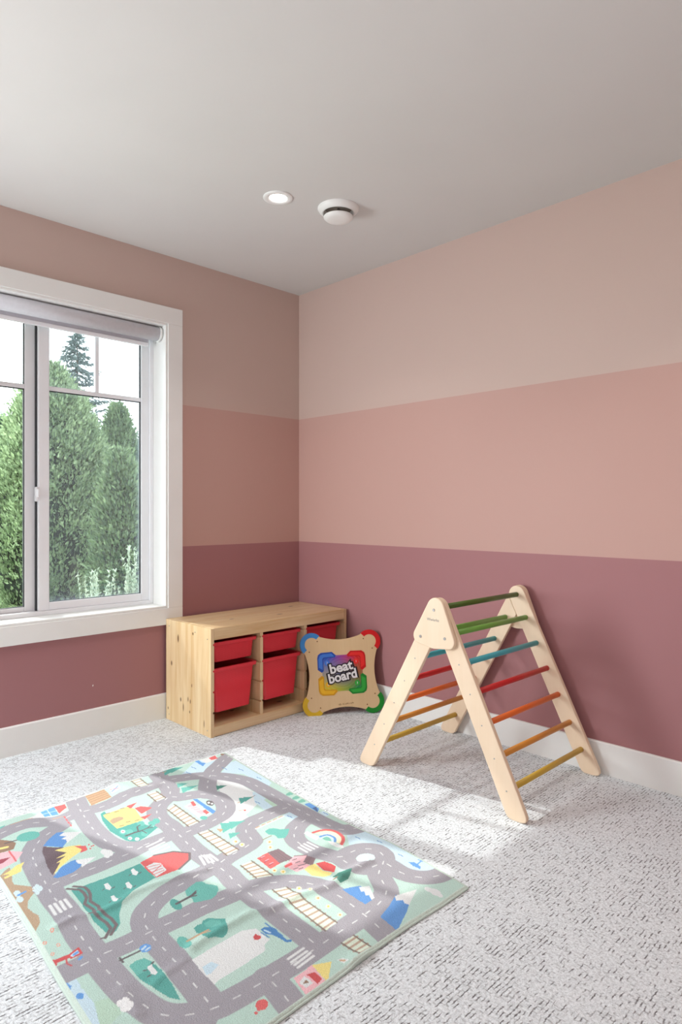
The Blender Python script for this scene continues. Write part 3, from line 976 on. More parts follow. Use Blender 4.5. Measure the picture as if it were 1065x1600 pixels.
# the print on the play rug
RUG_ART = [   # (colour, line width in mm or 0 for a filled outline, x, y, x, y ... in mm on the floor)
 ('ice',0,[820,-1122,767,-1057,770,-1012,895,-1026,1000,-1040,1061,-1059,1085,-1103,998,-1087,910,-1086,834,-1145]),
 ('ice',0,[753,-1302,715,-1238,661,-1165,653,-1111,652,-1048,708,-1076,749,-1135,809,-1199]),
 ('white',0,[653,-1131,641,-1081,647,-1042,702,-1082,704,-1131]),
 ('white',0,[874,-1196,930,-1148,1071,-1158,1172,-1174,1234,-1172,1222,-1242,1230,-1304,1241,-1367,1221,-1419,1185,-1363,1132,-1304,1009,-1262]),
 ('ice',0,[1074,-1163,1088,-1149,1204,-1172,1234,-1178,1222,-1228,1152,-1210]),
 ('mint',0,[1211,-1296,1172,-1213,1227,-1223,1237,-1296]),
 ('green',0,[1158,-1173,1163,-1152,1239,-1152,1235,-1185]),
 ('ice',0,[1554,-1130,1571,-1088,1577,-1070,1674,-1075,1702,-1052,1770,-1059,1913,-1068,1903,-1113,1866,-1146,1814,-1158,1768,-1143,1710,-1102,1659,-1120,1614,-1178]),
 ('ice',0,[1380,-1096,1381,-1065,1420,-1083,1413,-1111]),
 ('ice',0,[1305,-1200,1302,-1168,1360,-1164,1380,-1205,1347,-1212]),
 ('ice',0,[1591,-2083,1591,-2057,1633,-2061,1700,-2061,1770,-2079,1754,-2105,1670,-2092]),
 ('green',0,[1696,-2057,1710,-2024,1769,-2030,1783,-2066,1770,-2079]),
 ('white',0,[701,-1896,698,-1866,687,-1829,679,-1802,747,-1796,794,-1774,773,-1849]),
 ('sand',0,[1013,-2044,994,-2024,985,-2009,1031,-2016,1071,-2029,1092,-2030,1136,-1999,1169,-1997,1202,-2029,1235,-2042,1269,-2039,1291,-2033,1325,-2041,1353,-2062,1337,-2070,1208,-2065,1055,-2054]),
 ('teal',0,[1237,-1924,1240,-1879,1246,-1797,1243,-1715,1346,-1719,1357,-1770,1373,-1807,1397,-1848,1437,-1876,1478,-1893,1499,-1916,1499,-1930,1483,-1936,1422,-1938,1336,-1931]),
 ('teal',0,[840,-1659,831,-1640,956,-1663,991,-1594,1000,-1538,1067,-1550,1106,-1623,1117,-1666,1078,-1682,985,-1691,896,-1677]),
 ('mint',0,[990,-1596,996,-1536,1027,-1538,1060,-1570]),
 ('road',72,[622,-1333,664,-1341,720,-1353,783,-1365,838,-1379,867,-1398,887,-1418,903,-1442,917,-1464,932,-1483,949,-1498,972,-1511,996,-1521,1023,-1526,1049,-1528,1069,-1527,1096,-1527,1148,-1534,1204,-1542,1244,-1548,1284,-1553,1337,-1555,1390,-1555,1438,-1554,1479,-1555,1501,-1560,1526,-1565,1579,-1569,1633,-1571,1667,-1572,1699,-1572,1738,-1574,1777,-1576,1812,-1577,1845,-1578,1880,-1580,1907,-1582]),
 ('road',72,[1908,-1581,1909,-1615,1910,-1658,1909,-1693,1908,-1727,1908,-1761,1907,-1795,1904,-1833,1901,-1865,1896,-1883,1891,-1897,1884,-1913,1875,-1929,1865,-1943,1854,-1956,1841,-1966,1827,-1974,1810,-1980,1792,-1984,1774,-1987,1756,-1990,1742,-1992,1724,-1994,1694,-1995,1657,-1995,1621,-1995,1583,-1994,1548,-1992,1514,-1990,1482,-1989,1447,-1987,1403,-1982,1358,-1977,1324,-1974,1294,-1973,1267,-1973,1237,-1972,1198,-1968,1153,-1963,1103,-1958,1055,-1952,1019,-1947,989,-1941,966,-1936,944,-1927,915,-1910,886,-1889,869,-1869,856,-1847,840,-1818,828,-1794]),
 ('road',72,[1914,-1933,1903,-1916,1891,-1898]),
 ('road',72,[768,-2028,756,-1999,743,-1962,735,-1933,731,-1906,732,-1881,739,-1858,757,-1833,776,-1807,782,-1781,781,-1754,771,-1723,759,-1699]),
 ('road',72,[630,-1672,638,-1671,659,-1674,704,-1685,754,-1697,795,-1705,831,-1710,857,-1715,882,-1719,910,-1723,939,-1726,967,-1728,996,-1729,1027,-1730,1056,-1728,1084,-1721,1108,-1710,1129,-1693,1145,-1673,1150,-1649,1151,-1620,1151,-1575,1149,-1536]),
 ('road',72,[774,-1712,782,-1678,790,-1639,789,-1616,786,-1598,783,-1583,778,-1568,767,-1547,757,-1524,758,-1503,762,-1482,760,-1460,757,-1436,756,-1404,754,-1371,751,-1345,749,-1323,756,-1305,765,-1289,770,-1275,778,-1258,795,-1229,816,-1201,834,-1185,853,-1172,873,-1158,898,-1144,931,-1130,967,-1119,999,-1116,1037,-1117,1090,-1119,1147,-1122,1201,-1126,1253,-1130,1303,-1132,1350,-1133,1387,-1134,1422,-1135,1462,-1135,1495,-1133,1514,-1130,1526,-1124,1537,-1114,1546,-1101,1553,-1080,1558,-1063]),
 ('road',72,[877,-1413,896,-1403,917,-1387,927,-1365,935,-1342,943,-1325,954,-1310,972,-1295,995,-1285,1020,-1282,1048,-1286,1078,-1293,1106,-1306,1130,-1324,1148,-1346,1157,-1366,1162,-1387,1167,-1413,1171,-1438,1171,-1456,1169,-1472,1170,-1486,1171,-1502,1170,-1523,1169,-1541]),
 ('road',72,[695,-993,705,-1014,719,-1043,740,-1074,760,-1104,773,-1127,786,-1147,803,-1167,822,-1186,838,-1203,858,-1221,887,-1243,918,-1264,950,-1284,973,-1299]),
 ('road',72,[1271,-1133,1268,-1154,1265,-1181,1264,-1203,1264,-1224,1265,-1243,1266,-1260,1266,-1277,1266,-1294,1269,-1310,1274,-1326,1283,-1341,1295,-1355,1306,-1363,1319,-1370,1336,-1374,1352,-1379,1366,-1383,1377,-1389,1384,-1403,1389,-1418,1391,-1431,1394,-1447,1397,-1474,1402,-1505,1410,-1532,1418,-1562,1422,-1597,1425,-1634,1429,-1674,1432,-1710,1434,-1732,1440,-1753,1454,-1783,1470,-1810,1483,-1824,1495,-1833,1510,-1842,1530,-1849,1561,-1855,1596,-1859,1629,-1860,1663,-1861,1699,-1864,1736,-1867,1772,-1870,1809,-1873,1851,-1877,1882,-1881]),
 ('road',72,[1556,-1993,1559,-1972,1562,-1947,1564,-1926,1565,-1906,1564,-1881,1563,-1858,1564,-1841,1564,-1824,1565,-1799,1567,-1771,1566,-1738,1566,-1704,1570,-1667,1574,-1631,1576,-1605,1577,-1581,1582,-1557,1587,-1535,1592,-1519,1599,-1504,1609,-1489,1621,-1473,1634,-1456,1648,-1441,1665,-1428,1684,-1418,1703,-1408,1726,-1401,1758,-1398,1793,-1397,1826,-1399,1860,-1403,1897,-1408,1934,-1413,1969,-1421,2000,-1427,2026,-1433,2044,-1436]),
 ('road',72,[1908,-1584,1907,-1557,1905,-1520,1904,-1483,1903,-1448,1903,-1429,1901,-1411,1898,-1378,1894,-1342,1886,-1312,1874,-1288,1858,-1273,1838,-1261,1815,-1248,1794,-1234,1783,-1218,1776,-1200,1767,-1185,1757,-1170,1746,-1157,1733,-1146,1715,-1140,1696,-1139,1679,-1147,1665,-1160,1657,-1174,1652,-1190,1650,-1205,1650,-1220,1651,-1235,1649,-1248,1640,-1257,1628,-1264,1618,-1267,1605,-1271,1584,-1279,1557,-1286,1523,-1289,1489,-1287,1466,-1280,1446,-1269,1425,-1251,1407,-1229,1395,-1203,1388,-1177,1387,-1153,1389,-1135]),
 ('road',72,[1648,-1255,1669,-1257,1695,-1260,1714,-1259,1730,-1254,1745,-1243,1755,-1229,1758,-1211,1759,-1194,1764,-1182,1772,-1176,1791,-1177,1813,-1180,1830,-1182,1846,-1181,1863,-1177,1879,-1170,1893,-1161,1905,-1150,1915,-1137,1923,-1123,1927,-1108,1930,-1091,1930,-1069,1929,-1052]),
 ('road',72,[1170,-1969,1169,-1951,1167,-1926,1166,-1901,1165,-1874,1167,-1846,1168,-1817,1166,-1787,1164,-1758,1164,-1730,1163,-1704,1158,-1676,1152,-1654]),
 ('road',72,[1560,-1995,1561,-2008,1562,-2025,1562,-2041,1561,-2057,1561,-2075,1562,-2090]),
 ('road',72,[1904,-1738,1928,-1741,1956,-1744,1974,-1747,1991,-1751,2017,-1755,2038,-1759]),
 ('dash',5,[622,-1333,664,-1341,720,-1353,783,-1365,838,-1379,867,-1398,887,-1418,903,-1442,917,-1464,932,-1483,949,-1498,972,-1511,996,-1521,1023,-1526,1049,-1528,1069,-1527,1096,-1527,1148,-1534,1204,-1542,1244,-1548,1284,-1553,1337,-1555,1390,-1555,1438,-1554,1479,-1555,1501,-1560,1526,-1565,1579,-1569,1633,-1571,1667,-1572,1699,-1572,1738,-1574,1777,-1576,1812,-1577,1845,-1578,1880,-1580,1907,-1582]),
 ('dash',5,[1908,-1581,1909,-1615,1910,-1658,1909,-1693,1908,-1727,1908,-1761,1907,-1795,1904,-1833,1901,-1865,1896,-1883,1891,-1897,1884,-1913,1875,-1929,1865,-1943,1854,-1956,1841,-1966,1827,-1974,1810,-1980,1792,-1984,1774,-1987,1756,-1990,1742,-1992,1724,-1994,1694,-1995,1657,-1995,1621,-1995,1583,-1994,1548,-1992,1514,-1990,1482,-1989,1447,-1987,1403,-1982,1358,-1977,1324,-1974,1294,-1973,1267,-1973,1237,-1972,1198,-1968,1153,-1963,1103,-1958,1055,-1952,1019,-1947,989,-1941,966,-1936,944,-1927,915,-1910,886,-1889,869,-1869,856,-1847,840,-1818,828,-1794]),
 ('dash',5,[1914,-1933,1903,-1916,1891,-1898]),
 ('dash',5,[768,-2028,756,-1999,743,-1962,735,-1933,731,-1906,732,-1881,739,-1858,757,-1833,776,-1807,782,-1781,781,-1754,771,-1723,759,-1699]),
 ('dash',5,[630,-1672,638,-1671,659,-1674,704,-1685,754,-1697,795,-1705,831,-1710,857,-1715,882,-1719,910,-1723,939,-1726,967,-1728,996,-1729,1027,-1730,1056,-1728,1084,-1721,1108,-1710,1129,-1693,1145,-1673,1150,-1649,1151,-1620,1151,-1575,1149,-1536]),
 ('dash',5,[774,-1712,782,-1678,790,-1639,789,-1616,786,-1598,783,-1583,778,-1568,767,-1547,757,-1524,758,-1503,762,-1482,760,-1460,757,-1436,756,-1404,754,-1371,751,-1345,749,-1323,756,-1305,765,-1289,770,-1275,778,-1258,795,-1229,816,-1201,834,-1185,853,-1172,873,-1158,898,-1144,931,-1130,967,-1119,999,-1116,1037,-1117,1090,-1119,1147,-1122,1201,-1126,1253,-1130,1303,-1132,1350,-1133,1387,-1134,1422,-1135,1462,-1135,1495,-1133,1514,-1130,1526,-1124,1537,-1114,1546,-1101,1553,-1080,1558,-1063]),
 ('dash',5,[877,-1413,896,-1403,917,-1387,927,-1365,935,-1342,943,-1325,954,-1310,972,-1295,995,-1285,1020,-1282,1048,-1286,1078,-1293,1106,-1306,1130,-1324,1148,-1346,1157,-1366,1162,-1387,1167,-1413,1171,-1438,1171,-1456,1169,-1472,1170,-1486,1171,-1502,1170,-1523,1169,-1541]),
 ('dash',5,[695,-993,705,-1014,719,-1043,740,-1074,760,-1104,773,-1127,786,-1147,803,-1167,822,-1186,838,-1203,858,-1221,887,-1243,918,-1264,950,-1284,973,-1299]),
 ('dash',5,[1271,-1133,1268,-1154,1265,-1181,1264,-1203,1264,-1224,1265,-1243,1266,-1260,1266,-1277,1266,-1294,1269,-1310,1274,-1326,1283,-1341,1295,-1355,1306,-1363,1319,-1370,1336,-1374,1352,-1379,1366,-1383,1377,-1389,1384,-1403,1389,-1418,1391,-1431,1394,-1447,1397,-1474,1402,-1505,1410,-1532,1418,-1562,1422,-1597,1425,-1634,1429,-1674,1432,-1710,1434,-1732,1440,-1753,1454,-1783,1470,-1810,1483,-1824,1495,-1833,1510,-1842,1530,-1849,1561,-1855,1596,-1859,1629,-1860,1663,-1861,1699,-1864,1736,-1867,1772,-1870,1809,-1873,1851,-1877,1882,-1881]),
 ('dash',5,[1556,-1993,1559,-1972,1562,-1947,1564,-1926,1565,-1906,1564,-1881,1563,-1858,1564,-1841,1564,-1824,1565,-1799,1567,-1771,1566,-1738,1566,-1704,1570,-1667,1574,-1631,1576,-1605,1577,-1581,1582,-1557,1587,-1535,1592,-1519,1599,-1504,1609,-1489,1621,-1473,1634,-1456,1648,-1441,1665,-1428,1684,-1418,1703,-1408,1726,-1401,1758,-1398,1793,-1397,1826,-1399,1860,-1403,1897,-1408,1934,-1413,1969,-1421,2000,-1427,2026,-1433,2044,-1436]),
 ('dash',5,[1908,-1584,1907,-1557,1905,-1520,1904,-1483,1903,-1448,1903,-1429,1901,-1411,1898,-1378,1894,-1342,1886,-1312,1874,-1288,1858,-1273,1838,-1261,1815,-1248,1794,-1234,1783,-1218,1776,-1200,1767,-1185,1757,-1170,1746,-1157,1733,-1146,1715,-1140,1696,-1139,1679,-1147,1665,-1160,1657,-1174,1652,-1190,1650,-1205,1650,-1220,1651,-1235,1649,-1248,1640,-1257,1628,-1264,1618,-1267,1605,-1271,1584,-1279,1557,-1286,1523,-1289,1489,-1287,1466,-1280,1446,-1269,1425,-1251,1407,-1229,1395,-1203,1388,-1177,1387,-1153,1389,-1135]),
 ('dash',5,[1648,-1255,1669,-1257,1695,-1260,1714,-1259,1730,-1254,1745,-1243,1755,-1229,1758,-1211,1759,-1194,1764,-1182,1772,-1176,1791,-1177,1813,-1180,1830,-1182,1846,-1181,1863,-1177,1879,-1170,1893,-1161,1905,-1150,1915,-1137,1923,-1123,1927,-1108,1930,-1091,1930,-1069,1929,-1052]),
 ('dash',5,[1170,-1969,1169,-1951,1167,-1926,1166,-1901,1165,-1874,1167,-1846,1168,-1817,1166,-1787,1164,-1758,1164,-1730,1163,-1704,1158,-1676,1152,-1654]),
 ('dash',5,[1560,-1995,1561,-2008,1562,-2025,1562,-2041,1561,-2057,1561,-2075,1562,-2090]),
 ('dash',5,[1904,-1738,1928,-1741,1956,-1744,1974,-1747,1991,-1751,2017,-1755,2038,-1759]),
 ('ice2',0,[1726,-1175,1733,-1186,1735,-1199,1731,-1213,1723,-1223,1712,-1229,1700,-1229,1690,-1223,1682,-1212,1680,-1198,1684,-1185,1692,-1174,1703,-1168,1715,-1168]),
 ('white',8,[1166,-1651,1159,-1597]),
 ('white',8,[1185,-1652,1179,-1598]),
 ('white',8,[1204,-1653,1198,-1600]),
 ('white',8,[1222,-1654,1217,-1601]),
 ('white',8,[1336,-1562,1388,-1577]),
 ('white',8,[1340,-1549,1387,-1562]),
 ('white',8,[1345,-1542,1392,-1548]),
 ('white',8,[1348,-1533,1394,-1535]),
 ('white',7.5,[1511,-1305,1553,-1305]),
 ('white',7.5,[1508,-1291,1553,-1291]),
 ('white',7.5,[1507,-1278,1554,-1276]),
 ('white',7.5,[1507,-1263,1554,-1261]),
 ('white',7.5,[1890,-1665,1887,-1613]),
 ('white',7.5,[1904,-1666,1901,-1614]),
 ('white',7.5,[1917,-1667,1912,-1613]),
 ('white',7.5,[1929,-1667,1925,-1614]),
 ('white',8.5,[1268,-1995,1319,-1999]),
 ('white',8.5,[1268,-1982,1318,-1984]),
 ('white',8.5,[1267,-1967,1315,-1971]),
 ('white',8.5,[1268,-1954,1315,-1956]),
 ('cream',0,[645,-1447,643,-1410,738,-1418,739,-1455]),
 ('tie',7,[657,-1451,655,-1408]),
 ('tie',7,[681,-1453,679,-1410]),
 ('tie',7,[704,-1455,703,-1413]),
 ('tie',7,[728,-1456,727,-1415]),
 ('rail',5,[645,-1447,739,-1455]),
 ('rail',5,[643,-1410,738,-1418]),
 ('cream',0,[807,-1460,808,-1423,886,-1427,891,-1468]),
 ('tie',7,[821,-1464,821,-1421]),
 ('tie',7,[849,-1467,847,-1422]),
 ('tie',7,[877,-1470,873,-1424]),
 ('rail',5,[807,-1460,891,-1468]),
 ('rail',5,[808,-1423,886,-1427]),
 ('cream',0,[975,-1471,956,-1432,1140,-1441,1142,-1484]),
 ('tie',7,[989,-1475,969,-1430]),
 ('tie',7,[1014,-1477,997,-1431]),
 ('tie',7,[1038,-1479,1024,-1432]),
 ('tie',7,[1062,-1481,1050,-1433]),
 ('tie',7,[1085,-1482,1076,-1435]),
 ('tie',7,[1108,-1484,1102,-1436]),
 ('tie',7,[1131,-1486,1127,-1437]),
 ('rail',5,[975,-1471,1142,-1484]),
 ('rail',5,[956,-1432,1140,-1441]),
 ('cream',0,[1205,-1486,1210,-1448,1389,-1452,1391,-1498]),
 ('tie',7,[1219,-1489,1224,-1445]),
 ('tie',7,[1247,-1491,1251,-1446]),
 ('tie',7,[1274,-1493,1277,-1446]),
 ('tie',7,[1301,-1495,1303,-1447]),
 ('tie',7,[1328,-1496,1328,-1447]),
 ('tie',7,[1353,-1498,1353,-1448]),
 ('tie',7,[1379,-1500,1377,-1449]),
 ('rail',5,[1205,-1486,1391,-1498]),
 ('rail',5,[1210,-1448,1389,-1452]),
 ('cream',0,[1468,-1501,1470,-1462,1581,-1466,1557,-1509]),
 ('tie',7,[1477,-1504,1482,-1460]),
 ('tie',7,[1495,-1506,1505,-1461]),
 ('tie',7,[1512,-1508,1528,-1461]),
 ('tie',7,[1530,-1510,1550,-1462]),
 ('tie',7,[1547,-1512,1572,-1463]),
 ('rail',5,[1468,-1501,1557,-1509]),
 ('rail',5,[1470,-1462,1581,-1466]),
 ('cream',0,[1637,-1512,1655,-1474,1873,-1484,1876,-1528]),
 ('tie',7,[1649,-1515,1668,-1472]),
 ('tie',7,[1675,-1517,1691,-1473]),
 ('tie',7,[1701,-1519,1714,-1474]),
 ('tie',7,[1726,-1520,1736,-1475]),
 ('tie',7,[1750,-1522,1758,-1476]),
 ('tie',7,[1774,-1524,1780,-1477]),
 ('tie',7,[1798,-1525,1801,-1478]),
 ('tie',7,[1821,-1527,1822,-1479]),
 ('tie',7,[1844,-1529,1843,-1480]),
 ('tie',7,[1866,-1530,1863,-1481]),
 ('rail',5,[1637,-1512,1876,-1528]),
 ('rail',5,[1655,-1474,1873,-1484]),
 ('cream',0,[1939,-1532,1939,-1489,2013,-1490,2012,-1531]),
 ('tie',7,[1949,-1534,1949,-1486]),
 ('tie',7,[1967,-1534,1967,-1486]),
 ('tie',7,[1985,-1534,1986,-1487]),
 ('tie',7,[2003,-1534,2004,-1487]),
 ('rail',5,[1939,-1532,2012,-1531]),
 ('rail',5,[1939,-1489,2013,-1490]),
 ('yellow',0,[855,-1658,852,-1568,889,-1552,952,-1566,989,-1569,985,-1666]),
 ('sand',0,[914,-1660,903,-1643,905,-1621,919,-1613,935,-1618,944,-1662]),
 ('brown',6,[854,-1645,856,-1634]),
 ('brown',6,[863,-1616,864,-1604]),
 ('brown',6,[853,-1589,855,-1578]),
 ('brown',6,[964,-1622,966,-1611]),
 ('brown',6,[975,-1594,977,-1583]),
 ('brown',6,[975,-1651,977,-1640]),
 ('red',0,[847,-1565,878,-1563,846,-1522]),
 ('red',0,[883,-1551,943,-1555,924,-1502,885,-1527]),
 ('red',0,[962,-1570,989,-1566,968,-1528]),
 ('teal2',0,[1017,-1581,1024,-1586,1027,-1592,1026,-1597,1022,-1601,1015,-1603,1007,-1603,998,-1600,992,-1595,988,-1590,989,-1584,993,-1580,1000,-1578,1009,-1578]),
 ('teal2',0,[1043,-1554,1050,-1559,1053,-1565,1053,-1571,1049,-1575,1042,-1577,1033,-1576,1025,-1573,1018,-1568,1015,-1563,1015,-1557,1020,-1553,1027,-1551,1035,-1551]),
 ('teal2',0,[1037,-1534,1044,-1539,1047,-1545,1047,-1550,1043,-1555,1036,-1557,1027,-1556,1019,-1553,1012,-1548,1009,-1542,1009,-1536,1013,-1532,1020,-1530,1029,-1531]),
 ('teal2',0,[1092,-1607,1098,-1611,1101,-1617,1101,-1622,1097,-1626,1090,-1628,1082,-1628,1074,-1625,1068,-1621,1065,-1615,1066,-1610,1070,-1606,1076,-1604,1085,-1604]),
 ('teal2',0,[1044,-1637,1050,-1642,1053,-1647,1053,-1653,1049,-1657,1042,-1659,1034,-1659,1026,-1656,1019,-1651,1016,-1646,1017,-1641,1021,-1636,1028,-1634,1036,-1635]),
 ('teal2',0,[1029,-1653,1035,-1657,1038,-1663,1038,-1668,1034,-1672,1027,-1674,1019,-1674,1011,-1671,1004,-1667,1001,-1661,1001,-1656,1005,-1652,1012,-1650,1021,-1650]),
 ('white',0,[1023,-1656,1027,-1658,1029,-1662,1029,-1665,1027,-1667,1023,-1668,1017,-1668,1012,-1666,1008,-1664,1006,-1660,1006,-1657,1009,-1655,1013,-1654,1018,-1654]),
 ('white',0,[1082,-1660,1086,-1663,1088,-1666,1088,-1669,1085,-1671,1081,-1672,1077,-1672,1072,-1671,1068,-1668,1066,-1665,1066,-1662,1068,-1659,1072,-1658,1077,-1658]),
 ('white',0,[1102,-1645,1106,-1648,1108,-1651,1108,-1654,1106,-1657,1102,-1658,1097,-1658,1092,-1656,1088,-1653,1086,-1650,1086,-1647,1089,-1645,1093,-1643,1098,-1644]),
 ('red',0,[1020,-1659,1021,-1660,1022,-1661,1022,-1663,1021,-1663,1020,-1664,1018,-1664,1016,-1663,1014,-1662,1013,-1661,1013,-1660,1014,-1659,1016,-1658,1018,-1658]),
 ('red',0,[1081,-1664,1082,-1665,1083,-1667,1083,-1668,1082,-1669,1081,-1669,1079,-1669,1077,-1668,1075,-1667,1075,-1666,1075,-1665,1075,-1664,1077,-1664,1079,-1664]),
 ('dark',9,[1052,-1666,1051,-1636,1055,-1620]),
 ('dark',5,[1055,-1620,1053,-1590,1061,-1576]),
 ('dark',5,[1052,-1623,1020,-1611,1015,-1597]),
 ('dark',4,[1057,-1612,1084,-1609]),
 ('dark',4,[1053,-1590,1041,-1570]),
 ('tan',0,[647,-1635,644,-1559,737,-1568,753,-1654]),
 ('brown',3,[664,-1637,659,-1562]),
 ('brown',3,[684,-1640,676,-1564]),
 ('brown',3,[704,-1643,694,-1565]),
 ('brown',3,[723,-1647,711,-1567]),
 ('brown',3,[743,-1650,728,-1569]),
 ('white',0,[661,-1543,653,-1505,691,-1512,707,-1554]),
 ('blue',5,[690,-1546,667,-1511]),
 ('red',4,[669,-1543,685,-1514]),
 ('blue2',0,[677,-1808,667,-1756,740,-1768,724,-1810]),
 ('ice',3,[699,-1809,704,-1762]),
 ('ice',3,[670,-1783,732,-1790]),
 ('red',0,[667,-1756,671,-1733,672,-1719,708,-1726,713,-1738,735,-1763]),
 ('red',5,[769,-1760,784,-1761]),
 ('red',5,[794,-1763,809,-1764]),
 ('red',5,[819,-1766,834,-1767]),
 ('red',5,[844,-1768,858,-1770]),
 ('tan',4,[702,-1915,697,-1874,702,-1845]),
 ('tan',4,[760,-1796,765,-1763]),
 ('teal2',0,[698,-1965,690,-1928,700,-1937,715,-1966]),
 ('blue',0,[927,-1889,903,-1867,883,-1845,868,-1823,882,-1802,946,-1817,979,-1847]),
 ('white',0,[883,-1805,920,-1761,961,-1825,937,-1820,922,-1829,916,-1811,895,-1826]),
 ('plum',0,[960,-1904,931,-1890,961,-1866,988,-1838,1031,-1839,1077,-1889,1122,-1933,1048,-1924]),
 ('yellow',0,[981,-1874,985,-1833,1004,-1799,1042,-1811,1062,-1851,1088,-1893,1120,-1930,1063,-1887,1062,-1899,1038,-1860,1038,-1892,1020,-1851]),
 ('red',0,[997,-1817,1021,-1790,1051,-1796,1053,-1822,1034,-1808]),
 ('red',0,[1025,-1778,1026,-1779,1027,-1780,1027,-1781,1026,-1782,1025,-1782,1023,-1782,1021,-1782,1019,-1781,1018,-1780,1018,-1778,1019,-1778,1021,-1777,1023,-1777]),
 ('red',0,[1040,-1776,1042,-1777,1043,-1778,1043,-1779,1042,-1780,1040,-1781,1038,-1781,1036,-1780,1035,-1779,1034,-1778,1034,-1777,1035,-1776,1037,-1775,1039,-1775]),
 ('red',0,[1051,-1785,1053,-1786,1054,-1787,1053,-1788,1053,-1789,1051,-1790,1049,-1790,1047,-1789,1046,-1788,1045,-1787,1045,-1786,1046,-1785,1047,-1784,1049,-1784]),
 ('red',0,[1039,-1769,1040,-1770,1041,-1771,1041,-1772,1040,-1773,1039,-1774,1037,-1774,1035,-1773,1033,-1772,1032,-1771,1033,-1770,1033,-1769,1035,-1768,1037,-1768]),
 ('blue',0,[1134,-1935,1094,-1897,1081,-1863,1083,-1846,1108,-1847,1121,-1844,1135,-1856,1148,-1882,1147,-1927]),
 ('white',0,[1085,-1849,1110,-1795,1139,-1852,1120,-1845,1108,-1852]),
 ('white',0,[1108,-1755,1115,-1759,1118,-1764,1118,-1769,1114,-1773,1108,-1775,1100,-1775,1091,-1772,1085,-1768,1081,-1763,1081,-1758,1085,-1754,1092,-1752,1100,-1752]),
 ('white',0,[1127,-1747,1135,-1752,1139,-1757,1138,-1763,1134,-1768,1126,-1770,1117,-1770,1107,-1767,1100,-1762,1096,-1756,1096,-1750,1100,-1746,1108,-1743,1118,-1744]),
 ('white',0,[1135,-1761,1140,-1764,1143,-1768,1143,-1772,1140,-1776,1134,-1777,1128,-1777,1121,-1775,1116,-1772,1113,-1767,1113,-1763,1116,-1760,1122,-1758,1128,-1759]),
 ('ice2',0,[1165,-1988,1170,-1991,1174,-1995,1174,-1998,1171,-2001,1166,-2003,1159,-2003,1152,-2001,1146,-1998,1143,-1995,1142,-1991,1145,-1988,1151,-1987,1158,-1987]),
 ('ice2',0,[1170,-1978,1176,-1981,1179,-1985,1180,-1988,1177,-1991,1171,-1993,1165,-1993,1157,-1991,1152,-1988,1148,-1984,1148,-1981,1151,-1978,1156,-1976,1163,-1976]),
 ('ice2',0,[1184,-1991,1188,-1994,1191,-1997,1191,-2000,1189,-2002,1184,-2003,1179,-2003,1173,-2002,1169,-2000,1166,-1997,1166,-1994,1168,-1991,1172,-1990,1178,-1990]),
 ('ice2',0,[1154,-1981,1159,-1983,1161,-1986,1162,-1989,1159,-1991,1155,-1993,1149,-1993,1144,-1991,1139,-1989,1136,-1986,1136,-1983,1138,-1981,1143,-1980,1148,-1980]),
 ('brown',0,[812,-1995,785,-1975,820,-1951,844,-1944,881,-1964,876,-2003,873,-2017]),
 ('yellow',14,[845,-2001,852,-1976]),
 ('dark',7,[823,-1971,828,-1925]),
 ('teal2',0,[838,-1867,851,-1874,859,-1886,861,-1902,857,-1917,847,-1929,833,-1935,818,-1935,804,-1928,795,-1916,793,-1901,797,-1885,808,-1873,822,-1866]),
 ('pink',0,[891,-2026,876,-2003,883,-1978,919,-1948,964,-1983,979,-2034,985,-2053]),
 ('wine',0,[922,-2031,917,-2015,925,-1986,944,-2014,944,-2034]),
 ('red',5,[883,-1978,914,-1980,930,-1980,962,-1983]),
 ('yellow',0,[1015,-2038,1005,-2013,988,-1990,985,-1966,1007,-1981,1035,-1992,1038,-2018,1042,-2039,1032,-2039,1027,-2020]),
 ('ice2',0,[1153,-2031,1159,-2034,1163,-2038,1163,-2043,1160,-2046,1154,-2048,1146,-2048,1138,-2047,1131,-2044,1128,-2040,1128,-2036,1131,-2032,1137,-2030,1145,-2030]),
 ('ice2',0,[1187,-2036,1193,-2039,1197,-2043,1197,-2047,1193,-2050,1187,-2052,1180,-2053,1172,-2051,1166,-2048,1162,-2044,1162,-2040,1166,-2037,1172,-2035,1179,-2034]),
 ('blue2',9,[1156,-2039,1152,-2019]),
 ('tan',4,[1153,-2016,1156,-1999]),
 ('white',0,[1274,-1844,1273,-1833,1302,-1834,1313,-1845,1299,-1850]),
 ('dark',4,[1309,-1835,1307,-1828]),
 ('dark',3,[1296,-1854,1299,-1859]),
 ('white',0,[1311,-1797,1310,-1787,1339,-1788,1350,-1799,1337,-1804]),
 ('dark',4,[1347,-1789,1344,-1782]),
 ('dark',3,[1333,-1808,1336,-1813]),
 ('white',0,[1345,-1857,1344,-1848,1372,-1848,1382,-1858,1369,-1863]),
 ('dark',4,[1379,-1849,1377,-1842]),
 ('dark',3,[1366,-1867,1369,-1872]),
 ('white',0,[1256,-1753,1254,-1742,1285,-1743,1297,-1755,1283,-1760]),
 ('dark',4,[1293,-1745,1290,-1737]),
 ('dark',3,[1279,-1764,1282,-1770]),
 ('fence',9,[1221,-1929,1251,-1905,1275,-1903,1301,-1907,1327,-1923,1369,-1917,1395,-1925,1447,-1917,1478,-1919,1505,-1946]),
 ('fence',9,[1222,-1911,1248,-1890,1271,-1889,1293,-1893,1326,-1907,1365,-1901,1390,-1908,1438,-1900,1475,-1902,1503,-1930]),
 ('fence',6,[1386,-1936,1390,-1924]),
 ('fence',6,[1500,-1955,1503,-1944]),
 ('fence',6,[1384,-1922,1387,-1903]),
 ('red',0,[1239,-1713,1229,-1660,1252,-1606,1296,-1574,1330,-1595,1355,-1646,1349,-1717,1303,-1719]),
